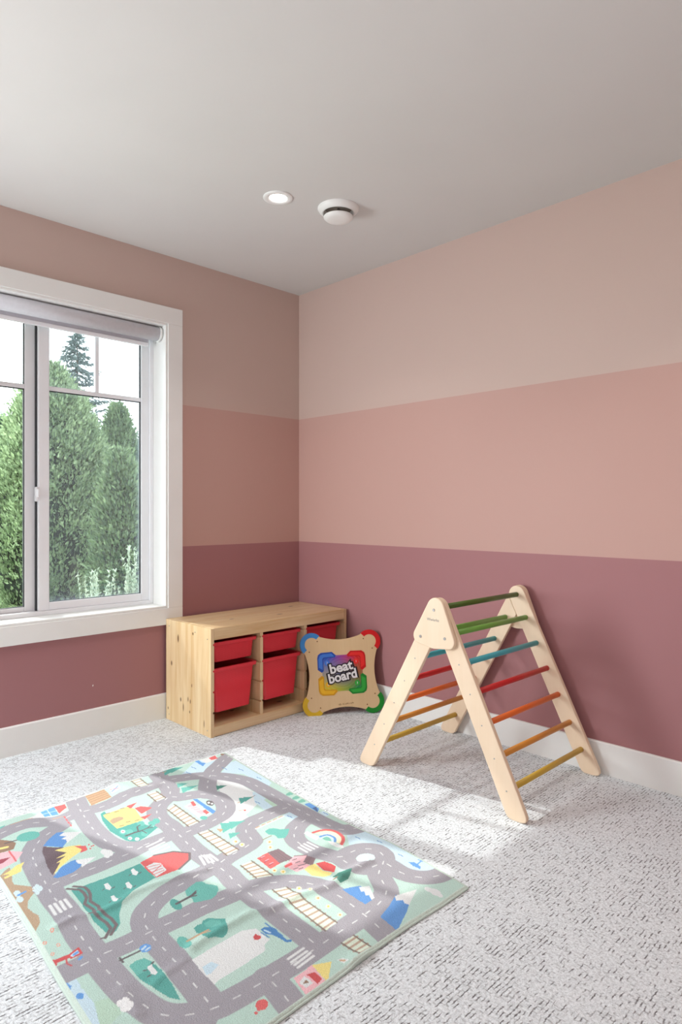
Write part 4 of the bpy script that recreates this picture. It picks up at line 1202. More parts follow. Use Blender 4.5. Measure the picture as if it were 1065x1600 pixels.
 ('fence',8,[1230,-1661,1252,-1606,1296,-1574,1330,-1595,1355,-1646]),
 ('white',0,[1272,-1711,1268,-1683,1285,-1669,1333,-1676,1344,-1716]),
 ('red',3,[1278,-1712,1289,-1673]),
 ('red',3,[1295,-1713,1302,-1676]),
 ('red',3,[1312,-1713,1315,-1679]),
 ('red',3,[1328,-1714,1328,-1682]),
 ('red',3,[1318,-1714,1295,-1672]),
 ('white',0,[997,-1413,987,-1378,1113,-1374,1118,-1425]),
 ('pink',0,[1003,-1406,996,-1380,1096,-1384,1096,-1405]),
 ('white',3,[1019,-1405,1032,-1370]),
 ('white',3,[1037,-1406,1050,-1371]),
 ('white',3,[1055,-1406,1068,-1371]),
 ('blue',0,[967,-1360,977,-1347,1111,-1354,1121,-1373]),
 ('red',0,[984,-1381,983,-1367,1019,-1376,1020,-1390]),
 ('red',0,[1074,-1386,1073,-1372,1104,-1376,1109,-1392]),
 ('dark',0,[1060,-1328,1064,-1334,1064,-1339,1058,-1343,1049,-1345,1039,-1344,1028,-1340,1020,-1335,1016,-1329,1016,-1324,1022,-1320,1031,-1318,1042,-1319,1052,-1322]),
 ('white',0,[1038,-1330,1041,-1332,1042,-1335,1042,-1337,1040,-1338,1038,-1339,1035,-1338,1031,-1337,1029,-1334,1027,-1332,1027,-1330,1029,-1328,1031,-1328,1035,-1328]),
 ('white',0,[1053,-1326,1055,-1328,1056,-1330,1056,-1332,1055,-1334,1052,-1334,1049,-1334,1046,-1333,1044,-1331,1043,-1328,1043,-1326,1045,-1325,1047,-1324,1050,-1325]),
 ('teal2',0,[1133,-1403,1137,-1407,1139,-1412,1138,-1418,1133,-1422,1127,-1424,1120,-1424,1114,-1422,1109,-1418,1108,-1412,1109,-1407,1113,-1402,1120,-1400,1127,-1400]),
 ('teal',0,[697,-1324,686,-1288,694,-1293,681,-1255,673,-1222,660,-1245,639,-1268,648,-1270,629,-1294]),
 ('teal2',0,[840,-1348,834,-1328,839,-1332,832,-1312,829,-1295,820,-1306,807,-1317,812,-1318,800,-1329]),
 ('teal2',0,[896,-1360,886,-1329,892,-1333,881,-1302,875,-1274,866,-1295,853,-1316,859,-1317,847,-1338]),
 ('dkgreen',0,[964,-1250,959,-1231,963,-1234,958,-1214,955,-1196,947,-1207,934,-1218,939,-1219,927,-1230]),
 ('teal',0,[1127,-1256,1119,-1230,1124,-1234,1115,-1207,1109,-1183,1100,-1199,1086,-1214,1092,-1216,1080,-1231]),
 ('tan',4,[1110,-1246,1112,-1259]),
 ('brown',3,[1112,-1197,1104,-1173]),
 ('tan',5,[666,-1316,663,-1300]),
 ('tan',4,[1166,-1292,1176,-1268]),
 ('red',0,[1183,-1271,1184,-1273,1185,-1275,1185,-1277,1183,-1279,1181,-1279,1179,-1279,1176,-1278,1174,-1276,1173,-1274,1174,-1272,1175,-1270,1177,-1270,1180,-1270]),
 ('blue2',0,[645,-1155,648,-1137,684,-1141,702,-1133,724,-1160]),
 ('red',0,[662,-1091,659,-1073,656,-1054,679,-1063,691,-1061,694,-1079,689,-1095]),
 ('brown',0,[674,-1019,678,-1023,679,-1027,678,-1030,676,-1033,672,-1034,667,-1034,662,-1032,659,-1028,658,-1025,658,-1021,661,-1018,665,-1017,670,-1017]),
 ('green2',0,[1189,-1042,1194,-1048,1198,-1057,1199,-1067,1198,-1077,1195,-1085,1190,-1088,1184,-1087,1179,-1082,1176,-1073,1174,-1062,1175,-1052,1178,-1045,1183,-1041]),
 ('green2',0,[1232,-1049,1237,-1054,1240,-1063,1241,-1073,1240,-1083,1237,-1091,1232,-1094,1227,-1093,1222,-1088,1219,-1079,1217,-1069,1219,-1059,1222,-1051,1227,-1048]),
 ('green2',0,[1269,-1051,1274,-1056,1277,-1065,1278,-1075,1277,-1085,1273,-1092,1269,-1095,1263,-1094,1259,-1089,1256,-1080,1254,-1070,1256,-1060,1259,-1053,1264,-1050]),
 ('blue',0,[1291,-1088,1302,-1050,1338,-1051,1375,-1097]),
 ('navy',0,[1337,-1088,1336,-1068,1373,-1095]),
 ('white',9,[1317,-1328,1312,-1203]),
 ('tan',6,[1312,-1324,1311,-1310]),
 ('tan',6,[1311,-1299,1310,-1285]),
 ('tan',6,[1310,-1274,1309,-1259]),
 ('tan',6,[1309,-1248,1308,-1233]),
 ('tan',6,[1307,-1222,1307,-1207]),
 ('teal2',0,[1352,-1318,1347,-1297,1356,-1282,1377,-1273,1396,-1247,1420,-1273,1434,-1298,1420,-1316,1396,-1310,1377,-1323]),
 ('brown',4,[1392,-1357,1391,-1321]),
 ('teal2',0,[1262,-1425,1253,-1387,1261,-1392,1249,-1352,1243,-1317,1229,-1342,1208,-1366,1217,-1369,1197,-1393]),
 ('teal2',0,[1312,-1431,1306,-1412,1310,-1415,1303,-1396,1300,-1380,1293,-1391,1282,-1402,1287,-1403,1277,-1414]),
 ('tan',0,[1222,-1424,1242,-1410,1252,-1429]),
 ('cream2',0,[1345,-1422,1349,-1426,1351,-1430,1350,-1434,1348,-1437,1343,-1438,1338,-1437,1333,-1434,1329,-1431,1327,-1426,1328,-1422,1330,-1420,1335,-1419,1340,-1419]),
 ('yellow2',0,[1342,-1425,1344,-1427,1345,-1429,1344,-1431,1343,-1432,1341,-1433,1338,-1432,1336,-1431,1334,-1429,1333,-1427,1334,-1426,1335,-1424,1337,-1424,1340,-1424]),
 ('cream2',0,[1377,-1419,1380,-1423,1382,-1427,1382,-1431,1379,-1434,1375,-1435,1369,-1434,1364,-1432,1361,-1428,1359,-1424,1359,-1420,1362,-1417,1367,-1416,1372,-1417]),
 ('yellow2',0,[1373,-1422,1375,-1424,1376,-1426,1376,-1428,1374,-1429,1372,-1430,1370,-1430,1368,-1428,1366,-1427,1365,-1425,1365,-1423,1367,-1421,1369,-1421,1371,-1421]),
 ('cream2',0,[1425,-1344,1429,-1348,1430,-1353,1430,-1357,1427,-1359,1423,-1360,1418,-1359,1413,-1357,1409,-1353,1407,-1348,1408,-1344,1411,-1341,1415,-1340,1420,-1341]),
 ('yellow2',0,[1422,-1347,1423,-1349,1424,-1351,1424,-1353,1423,-1355,1421,-1355,1418,-1355,1416,-1353,1414,-1352,1413,-1349,1414,-1348,1415,-1346,1417,-1346,1420,-1346]),
 ('cream2',0,[1453,-1364,1457,-1368,1458,-1372,1458,-1376,1455,-1379,1451,-1380,1446,-1379,1441,-1376,1438,-1373,1436,-1368,1437,-1364,1439,-1361,1444,-1360,1449,-1361]),
 ('yellow2',0,[1450,-1367,1452,-1369,1453,-1371,1452,-1373,1451,-1374,1449,-1375,1447,-1374,1444,-1373,1443,-1371,1442,-1369,1442,-1367,1444,-1366,1446,-1366,1448,-1366]),
 ('cream2',0,[1592,-1425,1595,-1429,1596,-1433,1595,-1436,1593,-1439,1589,-1440,1585,-1439,1580,-1437,1577,-1433,1576,-1429,1577,-1426,1579,-1423,1583,-1422,1588,-1423]),
 ('yellow2',0,[1589,-1428,1590,-1430,1591,-1432,1590,-1433,1589,-1435,1587,-1435,1585,-1435,1583,-1434,1582,-1432,1581,-1430,1582,-1429,1583,-1427,1585,-1427,1587,-1427]),
 ('cream2',0,[1568,-1439,1571,-1443,1573,-1447,1572,-1450,1569,-1453,1565,-1454,1561,-1453,1557,-1451,1554,-1447,1553,-1444,1553,-1440,1556,-1437,1560,-1436,1564,-1437]),
 ('yellow2',0,[1565,-1442,1567,-1444,1567,-1446,1567,-1447,1566,-1449,1564,-1449,1562,-1449,1560,-1448,1558,-1446,1558,-1444,1558,-1443,1559,-1441,1561,-1441,1563,-1441]),
 ('cream2',0,[1691,-1448,1693,-1451,1694,-1455,1694,-1458,1691,-1461,1688,-1462,1684,-1461,1680,-1459,1677,-1456,1676,-1452,1677,-1448,1679,-1446,1683,-1445,1687,-1446]),
 ('yellow2',0,[1688,-1451,1689,-1452,1690,-1454,1689,-1456,1688,-1457,1686,-1457,1685,-1457,1683,-1456,1682,-1454,1681,-1453,1681,-1451,1683,-1450,1684,-1449,1686,-1450]),
 ('cream2',0,[1722,-1434,1725,-1437,1725,-1441,1725,-1444,1722,-1447,1719,-1448,1715,-1447,1711,-1445,1709,-1442,1708,-1438,1709,-1435,1711,-1432,1715,-1431,1718,-1432]),
 ('yellow2',0,[1719,-1437,1720,-1438,1721,-1440,1720,-1442,1719,-1443,1718,-1443,1716,-1443,1714,-1442,1713,-1441,1713,-1439,1713,-1437,1714,-1436,1716,-1436,1718,-1436]),
 ('cream2',0,[1763,-1441,1765,-1444,1766,-1447,1765,-1451,1763,-1453,1760,-1454,1756,-1453,1753,-1451,1750,-1448,1749,-1445,1750,-1441,1752,-1439,1756,-1438,1760,-1438]),
 ('yellow2',0,[1760,-1443,1761,-1445,1762,-1447,1761,-1448,1760,-1449,1759,-1450,1757,-1449,1755,-1449,1754,-1447,1754,-1445,1754,-1444,1755,-1443,1757,-1442,1759,-1442]),
 ('cream2',0,[1811,-1447,1813,-1450,1814,-1453,1813,-1456,1811,-1459,1808,-1460,1804,-1459,1801,-1457,1799,-1454,1798,-1450,1799,-1447,1801,-1445,1804,-1444,1808,-1444]),
 ('yellow2',0,[1808,-1449,1809,-1451,1810,-1452,1809,-1454,1808,-1455,1807,-1456,1805,-1455,1804,-1454,1802,-1453,1802,-1451,1803,-1450,1804,-1449,1805,-1448,1807,-1448]),
 ('cream2',0,[1860,-1450,1862,-1453,1863,-1456,1862,-1459,1859,-1461,1856,-1462,1853,-1462,1850,-1460,1848,-1457,1847,-1453,1848,-1450,1850,-1448,1853,-1447,1857,-1447]),
 ('yellow2',0,[1857,-1452,1858,-1454,1858,-1455,1858,-1457,1857,-1458,1855,-1458,1854,-1458,1852,-1457,1851,-1456,1851,-1454,1852,-1453,1853,-1451,1854,-1451,1856,-1451]),
 ('red',0,[1342,-1425,1343,-1426,1344,-1427,1344,-1428,1343,-1429,1342,-1429,1340,-1429,1339,-1428,1338,-1427,1337,-1426,1337,-1425,1338,-1424,1339,-1424,1341,-1424]),
 ('red',0,[1420,-1349,1421,-1350,1422,-1351,1422,-1352,1421,-1353,1420,-1353,1419,-1353,1417,-1352,1416,-1351,1416,-1350,1416,-1349,1417,-1348,1418,-1348,1419,-1348]),
 ('red',0,[1449,-1369,1450,-1370,1450,-1371,1450,-1372,1449,-1372,1448,-1373,1447,-1373,1446,-1372,1445,-1371,1444,-1370,1444,-1369,1445,-1368,1446,-1368,1448,-1368]),
 ('red',0,[1564,-1444,1565,-1444,1565,-1446,1565,-1446,1564,-1447,1563,-1447,1562,-1447,1561,-1447,1560,-1446,1560,-1445,1560,-1444,1561,-1443,1562,-1443,1563,-1443]),
 ('red',0,[1760,-1444,1760,-1445,1761,-1446,1760,-1447,1760,-1447,1759,-1448,1758,-1447,1757,-1447,1756,-1446,1756,-1445,1756,-1444,1757,-1444,1758,-1443,1759,-1443]),
 ('red',0,[1856,-1453,1857,-1454,1857,-1455,1857,-1456,1856,-1456,1855,-1457,1854,-1457,1853,-1456,1853,-1455,1853,-1454,1853,-1453,1854,-1453,1854,-1453,1855,-1453]),
 ('white',0,[1453,-1233,1452,-1215,1478,-1215,1510,-1212,1518,-1234,1481,-1235]),
 ('cream2',0,[1477,-1203,1482,-1178,1498,-1160,1522,-1150,1550,-1153,1577,-1168,1593,-1193,1573,-1196,1553,-1186,1523,-1187,1505,-1199]),
 ('red',12,[1473,-1207,1474,-1202,1475,-1196,1477,-1188,1479,-1181,1483,-1175,1486,-1169,1491,-1163,1496,-1159,1501,-1155,1507,-1152,1514,-1150,1521,-1149,1527,-1148,1534,-1149,1541,-1150,1548,-1152,1555,-1154,1562,-1156,1568,-1160,1574,-1165,1581,-1172,1587,-1181,1592,-1190,1596,-1196]),
 ('green2',0,[1521,-1213,1522,-1194,1543,-1191,1561,-1202,1539,-1213]),
 ('ice',8,[1519,-1215,1519,-1211,1518,-1204,1519,-1198,1520,-1193,1524,-1190,1529,-1188,1534,-1187,1540,-1188,1546,-1190,1552,-1194,1558,-1198,1562,-1201]),
 ('blue',9,[1510,-1209,1510,-1205,1511,-1198,1513,-1191,1515,-1186,1518,-1183,1522,-1181,1526,-1180,1531,-1179,1536,-1179,1541,-1179,1547,-1180,1552,-1182,1556,-1185,1561,-1189,1564,-1193,1567,-1196]),
 ('white',0,[1548,-1210,1562,-1201,1586,-1200,1602,-1195,1616,-1204,1598,-1217,1568,-1218]),
 ('red',0,[1470,-1441,1468,-1397,1545,-1407,1547,-1449]),
 ('roof',0,[1466,-1396,1472,-1357,1550,-1359,1543,-1409]),
 ('wine',4,[1481,-1437,1479,-1421]),
 ('pink',3,[1477,-1429,1476,-1416]),
 ('wine',4,[1506,-1439,1504,-1422]),
 ('pink',3,[1501,-1431,1500,-1418]),
 ('wine',4,[1530,-1440,1528,-1424]),
 ('pink',3,[1524,-1433,1524,-1420]),
 ('fence',3,[1472,-1387,1543,-1393]),
 ('fence',3,[1476,-1379,1547,-1385]),
 ('fence',3,[1480,-1370,1551,-1377]),
 ('pink',0,[1541,-1347,1566,-1316,1589,-1352,1623,-1348,1616,-1403,1564,-1408]),
 ('roof',0,[1567,-1319,1599,-1310,1624,-1347,1588,-1352]),
 ('roof',5,[1542,-1349,1565,-1317]),
 ('red',0,[1563,-1409,1563,-1379,1576,-1385,1575,-1412]),
 ('fence',4,[1557,-1369,1559,-1355]),
 ('fence',4,[1575,-1371,1577,-1357]),
 ('fence',4,[1598,-1399,1601,-1385]),
 ('fence',4,[1594,-1377,1597,-1364]),
 ('fence',4,[1598,-1363,1601,-1349]),
 ('fence',4,[1609,-1388,1611,-1374]),
 ('yellow',0,[1620,-1377,1616,-1350,1621,-1332,1664,-1342,1694,-1329,1699,-1345,1691,-1363,1662,-1383]),
 ('red2',0,[1621,-1330,1631,-1303,1658,-1297,1677,-1298,1696,-1324,1665,-1339]),
 ('dkgreen',0,[1710,-1344,1709,-1314,1726,-1278,1742,-1302,1752,-1321,1752,-1353]),
 ('brown',7,[1729,-1358,1726,-1342]),
 ('blue',0,[1775,-1369,1788,-1338,1800,-1318,1835,-1328,1870,-1345,1871,-1373]),
 ('white',0,[1802,-1326,1818,-1300,1869,-1333,1869,-1346,1848,-1332,1843,-1342,1825,-1329,1821,-1338]),
 ('blue',0,[1900,-1279,1927,-1278,1954,-1285,1969,-1311,2006,-1396,1936,-1384,1921,-1330]),
 ('white',0,[1902,-1286,1905,-1274,1925,-1216,1957,-1288,1943,-1291,1930,-1284,1919,-1299]),
 ('white',0,[1966,-1189,1966,-1194,1964,-1198,1959,-1201,1952,-1202,1945,-1202,1939,-1199,1936,-1195,1935,-1191,1937,-1186,1942,-1183,1949,-1182,1956,-1183,1962,-1185]),
 ('white',0,[1988,-1186,1989,-1192,1987,-1198,1981,-1202,1974,-1204,1966,-1202,1959,-1198,1954,-1193,1953,-1186,1955,-1180,1961,-1176,1968,-1175,1976,-1176,1983,-1180]),
 ('white',0,[1999,-1191,1999,-1195,1998,-1198,1995,-1200,1991,-1201,1987,-1200,1983,-1198,1980,-1194,1979,-1191,1981,-1187,1984,-1185,1988,-1184,1992,-1185,1996,-1187]),
 ('blue2',0,[1816,-1121,1828,-1108,1858,-1114,1866,-1126,1839,-1128]),
 ('blue2',5,[1844,-1118,1838,-1082]),
 ('blue2',4,[1827,-1088,1844,-1087]),
 ('blue3',3,[789,-1108,802,-1110,806,-1106,823,-1108]),
 ('blue3',3,[850,-1066,863,-1068,866,-1064,883,-1067]),
 ('blue3',3,[972,-1064,983,-1067,987,-1063,1003,-1065]),
 ('blue3',3,[693,-1197,706,-1199,710,-1195,727,-1196]),
 ('blue3',3,[725,-1241,738,-1243,742,-1239,759,-1240]),
 ('blue3',3,[1147,-1203,1157,-1205,1161,-1201,1174,-1203]),
 ('blue3',3,[1317,-1190,1327,-1192,1330,-1188,1342,-1190]),
 ('blue3',3,[1389,-1082,1398,-1084,1401,-1081,1413,-1083]),
 ('blue3',3,[1592,-1125,1599,-1127,1602,-1124,1613,-1126]),
 ('blue3',3,[1659,-1092,1667,-1094,1670,-1091,1680,-1093]),
 ('blue3',3,[1763,-1107,1770,-1109,1772,-1106,1782,-1108]),
 ('teal2',0,[1467,-1693,1460,-1679,1455,-1661,1451,-1646,1459,-1633,1481,-1630,1494,-1621,1511,-1613,1528,-1622,1546,-1640,1552,-1659,1550,-1670,1541,-1688,1533,-1705,1514,-1699,1489,-1702]),
 ('teal',0,[1533,-1743,1535,-1749,1531,-1754,1522,-1758,1510,-1759,1497,-1757,1485,-1752,1478,-1747,1476,-1740,1481,-1735,1490,-1732,1502,-1731,1515,-1733,1526,-1737]),
 ('dark',9,[1504,-1742,1501,-1699,1496,-1678]),
 ('dark',5,[1501,-1699,1509,-1682]),
 ('dark',5,[1500,-1695,1489,-1671]),
 ('teal',0,[1629,-1765,1624,-1752,1628,-1740,1618,-1731,1620,-1714,1639,-1698,1653,-1684,1672,-1695,1696,-1705,1708,-1717,1714,-1733,1700,-1747,1696,-1765,1679,-1769,1663,-1763,1650,-1770]),
 ('teal2',0,[1629,-1735,1629,-1712,1650,-1698,1671,-1708,1659,-1731,1647,-1739]),
 ('teal2',0,[1691,-1810,1692,-1817,1687,-1823,1678,-1826,1666,-1828,1653,-1826,1642,-1822,1635,-1816,1633,-1809,1638,-1803,1647,-1799,1660,-1798,1673,-1800,1684,-1804]),
 ('tan',7,[1662,-1804,1661,-1765,1662,-1743]),
 ('tan',5,[1661,-1765,1674,-1745]),
 ('white',0,[1729,-1833,1726,-1756,1724,-1683,1743,-1650,1803,-1653,1809,-1674,1827,-1684,1832,-1763,1833,-1828,1838,-1840,1785,-1838]),
 ('ice',0,[1768,-1828,1768,-1803,1790,-1796,1801,-1825,1798,-1837]),
 ('red2',0,[1764,-1675,1758,-1663,1767,-1664,1773,-1660,1782,-1663,1783,-1674,1776,-1681]),
 ('blue3',0,[1755,-1644,1754,-1631,1766,-1618,1781,-1614,1802,-1621,1834,-1622,1841,-1611,1847,-1619,1840,-1629,1810,-1632,1791,-1637,1777,-1647]),
 ('ice',5,[1764,-1639,1782,-1635]),
 ('blue3',4,[1742,-1620,1814,-1620]),
 ('blue3',4,[1766,-1651,1794,-1648]),
 ('teal',0,[1642,-1950,1638,-1931,1643,-1912,1664,-1905,1706,-1903,1763,-1907,1825,-1920,1801,-1934,1737,-1948,1698,-1954]),
 ('teal2',0,[1642,-1950,1638,-1931,1643,-1912,1664,-1905,1685,-1928,1686,-1954]),
 ('white',0,[1675,-1922,1675,-1910,1711,-1913,1715,-1921,1704,-1926]),
 ('dark',5,[1674,-1908,1671,-1902]),
 ('dark',4,[1682,-1934,1685,-1928]),
 ('dark',4,[1707,-1936,1707,-1929]),
 ('dark',6,[1610,-1957,1612,-1906]),
 ('dark',6,[1601,-1954,1621,-1955]),
 ('blue2',0,[1619,-1880,1625,-1884,1628,-1889,1628,-1895,1625,-1901,1620,-1905,1613,-1906,1605,-1905,1599,-1901,1596,-1895,1596,-1889,1599,-1883,1604,-1880,1612,-1878]),
 ('ice',6,[1611,-1900,1606,-1889]),
 ('ice',5,[1620,-1895,1617,-1884]),
 ('red2',15,[1505,-2074,1508,-2042]),
 ('red2',10,[1498,-2074,1516,-2075]),
 ('red2',0,[1504,-2043,1492,-2009,1521,-2009,1523,-2040]),
 ('ice',0,[1508,-2035,1501,-2015,1515,-2015,1518,-2035]),
 ('blue2',8,[1512,-2028,1509,-2019]),
 ('red2',4,[1514,-2048,1532,-2053,1546,-2048]),
 ('blue2',8,[1537,-2025,1533,-2019]),
 ('rose',0,[1385,-2028,1388,-2030,1390,-2032,1390,-2034,1388,-2036,1385,-2037,1381,-2037,1378,-2036,1375,-2034,1373,-2032,1373,-2030,1375,-2028,1378,-2027,1382,-2027]),
 ('mint',0,[1383,-2030,1384,-2031,1385,-2032,1385,-2033,1384,-2034,1383,-2034,1381,-2034,1380,-2034,1379,-2033,1378,-2032,1378,-2031,1379,-2031,1380,-2030,1382,-2030]),
 ('rose',0,[1422,-2059,1424,-2061,1426,-2062,1425,-2065,1424,-2066,1421,-2067,1417,-2068,1414,-2067,1411,-2065,1410,-2063,1410,-2061,1412,-2060,1415,-2058,1418,-2058]),
 ('mint',0,[1419,-2061,1421,-2062,1421,-2063,1421,-2064,1420,-2064,1419,-2065,1418,-2065,1416,-2065,1415,-2064,1414,-2063,1414,-2062,1415,-2061,1416,-2061,1418,-2061]),
 ('rose',0,[1453,-2038,1455,-2039,1456,-2041,1456,-2043,1455,-2045,1452,-2046,1448,-2046,1445,-2046,1442,-2044,1441,-2042,1441,-2040,1443,-2038,1446,-2037,1449,-2037]),
 ('mint',0,[1450,-2040,1452,-2041,1452,-2041,1452,-2042,1451,-2043,1450,-2044,1448,-2044,1447,-2043,1446,-2043,1445,-2042,1445,-2041,1446,-2040,1447,-2040,1449,-2040]),
 ('rose',0,[1476,-2061,1479,-2062,1480,-2064,1480,-2066,1478,-2068,1475,-2069,1472,-2069,1469,-2068,1466,-2067,1465,-2065,1465,-2063,1467,-2061,1470,-2060,1473,-2060]),
 ('mint',0,[1474,-2063,1475,-2064,1476,-2064,1476,-2065,1475,-2066,1474,-2067,1472,-2067,1471,-2066,1470,-2066,1469,-2065,1469,-2064,1470,-2063,1471,-2063,1473,-2063]),
 ('cloud',0,[1749,-2014,1752,-2017,1754,-2020,1753,-2024,1751,-2026,1746,-2028,1741,-2028,1737,-2027,1733,-2024,1731,-2021,1732,-2017,1735,-2015,1739,-2013,1744,-2013]),
 ('cloud',0,[1754,-2004,1758,-2007,1760,-2011,1759,-2014,1756,-2018,1751,-2019,1746,-2019,1740,-2018,1736,-2015,1734,-2011,1734,-2007,1738,-2004,1743,-2002,1748,-2002]),
 ('cloud',0,[1769,-2002,1772,-2005,1774,-2008,1773,-2011,1770,-2014,1766,-2015,1761,-2015,1757,-2014,1753,-2011,1752,-2008,1752,-2005,1755,-2002,1759,-2001,1764,-2001]),
 ('cloud',0,[1768,-2014,1772,-2017,1773,-2020,1773,-2024,1770,-2027,1765,-2029,1759,-2029,1754,-2027,1750,-2024,1748,-2021,1748,-2017,1752,-2014,1756,-2012,1762,-2012]),
 ('cloud',0,[1775,-2011,1777,-2013,1778,-2015,1778,-2017,1776,-2019,1773,-2020,1770,-2020,1767,-2019,1765,-2017,1764,-2015,1764,-2013,1766,-2011,1769,-2010,1772,-2010]),
 ('blue2',0,[1648,-2079,1645,-2071,1656,-2065,1669,-2072,1667,-2078,1658,-2083]),
 ('blue2',5,[1597,-2080,1609,-2079,1620,-2082]),
 ('blue2',4,[1615,-2081,1612,-2076]),
 ('red',0,[1966,-1786,1972,-1790,1976,-1796,1977,-1803,1975,-1809,1971,-1813,1964,-1815,1958,-1814,1952,-1810,1948,-1804,1947,-1797,1949,-1790,1953,-1786,1960,-1784]),
 ('red',0,[1961,-1814,1976,-1812,1970,-1818]),
 ('red',0,[1975,-1820,1977,-1821,1977,-1823,1976,-1825,1975,-1826,1973,-1827,1971,-1827,1969,-1826,1968,-1825,1968,-1823,1968,-1821,1970,-1820,1972,-1819,1974,-1819]),
 ('pink',0,[1949,-1698,1946,-1638,2014,-1652,2015,-1713]),
 ('yellow',0,[1946,-1638,1970,-1596,2015,-1651]),
 ('white',0,[1960,-1675,1992,-1674,1993,-1697,1969,-1698]),
 ('red2',0,[1961,-1668,1967,-1650,1996,-1651,2002,-1670]),
 ('brown',0,[1978,-1695,1972,-1681,1985,-1681]),
 ('white',0,[1976,-1582,1981,-1570,1998,-1565,1996,-1580]),
 ('tan',6,[1983,-1578,1991,-1573]),
]
RUCKS = [([(1729, -1209), (1725, -1290), (1740, -1384), (1713, -1470), (1706, -1579), (1681, -1624), (1683, -1718), (1691, -1808)], 7, 16), ([(1374, -2018), (1366, -1964), (1396, -1922), (1392, -1857), (1372, -1799), (1384, -1705), (1416, -1595)], 6, 15), ([(1723, -1854), (1724, -1894), (1739, -1938)], 3, 14), ([(1706, -2000), (1793, -2006)], 4, 18), ([(717, -1356), (658, -1352)], 3, 15), ([(2007, -1552), (2017, -1517)], 7, 22), ([(617, -1511), (735, -1476), (766, -1411)], 6, 25), ([(1035, -1942), (1018, -1907)], 5, 30)]

# ================================================================== PLAY RUG
ART_COL = dict(mint=(179, 208, 197), road=(150, 146, 154), white=(220, 222, 222), ice=(192, 216, 228), ice2=(200, 220, 224), teal=(66, 156, 146), teal2=(92, 176, 164),
               green=(176, 206, 186), green2=(108, 176, 156), dkgreen=(40, 124, 108), blue=(78, 138, 202), blue2=(84, 148, 214), blue3=(50, 122, 184), navy=(38, 78, 128),
               red=(212, 84, 84), red2=(196, 54, 58), pink=(232, 178, 186), rose=(226, 160, 140), yellow=(232, 214, 126), yellow2=(226, 200, 84), cream=(212, 224, 206), cream2=(242, 232, 196),
               tan=(190, 152, 116), sand=(176, 148, 118), brown=(140, 108, 84), plum=(92, 70, 80), wine=(150, 44, 66), roof=(124, 96, 104), fence=(104, 88, 92), dark=(84, 72, 78),
               rail=(112, 94, 84), tie=(178, 150, 128), cloud=(226, 226, 226))
ROAD_W = 72                                       # mm
RA, RB, RC, RD = Vector((.649, -.998)), Vector((2.018, -1.096)), Vector((2.024, -2.112)), Vector((.644, -2.045))
EDGE_R = [(.649, -.998), (.740, -1.011), (1.019, -1.039), (1.273, -1.056), (1.462, -1.073), (1.583, -1.070), (1.698, -1.064), (1.777, -1.069), (2.018, -1.096)]
EDGE_F = [(2.018, -1.096), (2.017, -1.22), (2.010, -1.348), (2.010, -1.47), (2.013, -1.543), (2.014, -1.58), (2.015, -1.634), (2.018, -1.789), (2.024, -2.112)]
EDGE_L = [(.644, -2.045), (1.049, -2.055), (1.213, -2.064), (1.343, -2.071), (1.490, -2.082), (1.586, -2.089), (1.681, -2.094), (2.024, -2.112)]
EDGE_B = [(.649, -.998), (.641, -1.215), (.645, -1.374), (.641, -1.449), (.630, -1.502), (.646, -1.60), (.648, -1.713), (.647, -1.827), (.644, -2.045)]


def resample(pl, n):
    p = np.array(pl, float)
    d = np.r_[0, np.cumsum(np.hypot(*np.diff(p, axis=0).T))]
    t = np.linspace(0, d[-1], n)
    return np.c_[np.interp(t, d, p[:, 0]), np.interp(t, d, p[:, 1])]


NS, NT = 660, 500                                 # along x, along y
sR, sL, tB, tF = resample(EDGE_R, NS), resample(EDGE_L, NS), resample(EDGE_B, NT), resample(EDGE_F, NT)
s_, t_ = np.linspace(0, 1, NS)[:, None, None], np.linspace(0, 1, NT)[None, :, None]
c00, c10, c01, c11 = (np.array(q) for q in (sR[0], sR[-1], sL[0], sL[-1]))
XY = (1 - t_) * sR[:, None] + t_ * sL[:, None] + (1 - s_) * tB[None] + s_ * tF[None] - ((1 - s_) * (1 - t_) * c00 + s_ * (1 - t_) * c10 + (1 - s_) * t_ * c01 + s_ * t_ * c11)
X, Y = XY[..., 0] * 1000, XY[..., 1] * 1000
IMG = np.empty((NS, NT, 3))
IMG[:] = lin(*ART_COL['mint'])


def window(xs, ys, pad):
    m = (X >= min(xs) - pad) & (X <= max(xs) + pad) & (Y >= min(ys) - pad) & (Y <= max(ys) + pad)
    ii = np.flatnonzero(m.any(1)); jj = np.flatnonzero(m.any(0))
    if len(ii) == 0 or len(jj) == 0: return None
    return slice(ii[0], ii[-1] + 1), slice(jj[0], jj[-1] + 1)


def seg_dist(x, y, ax, ay, bx, by):
    dx, dy = bx - ax, by - ay
    L2 = dx * dx + dy * dy + 1e-9
    u = np.clip(((x - ax) * dx + (y - ay) * dy) / L2, 0, 1)
    return np.hypot(x - ax - u * dx, y - ay - u * dy)


def paint(w, a, col):
    IMG[w] = IMG[w] * (1 - a[..., None]) + np.array(col) * a[..., None]


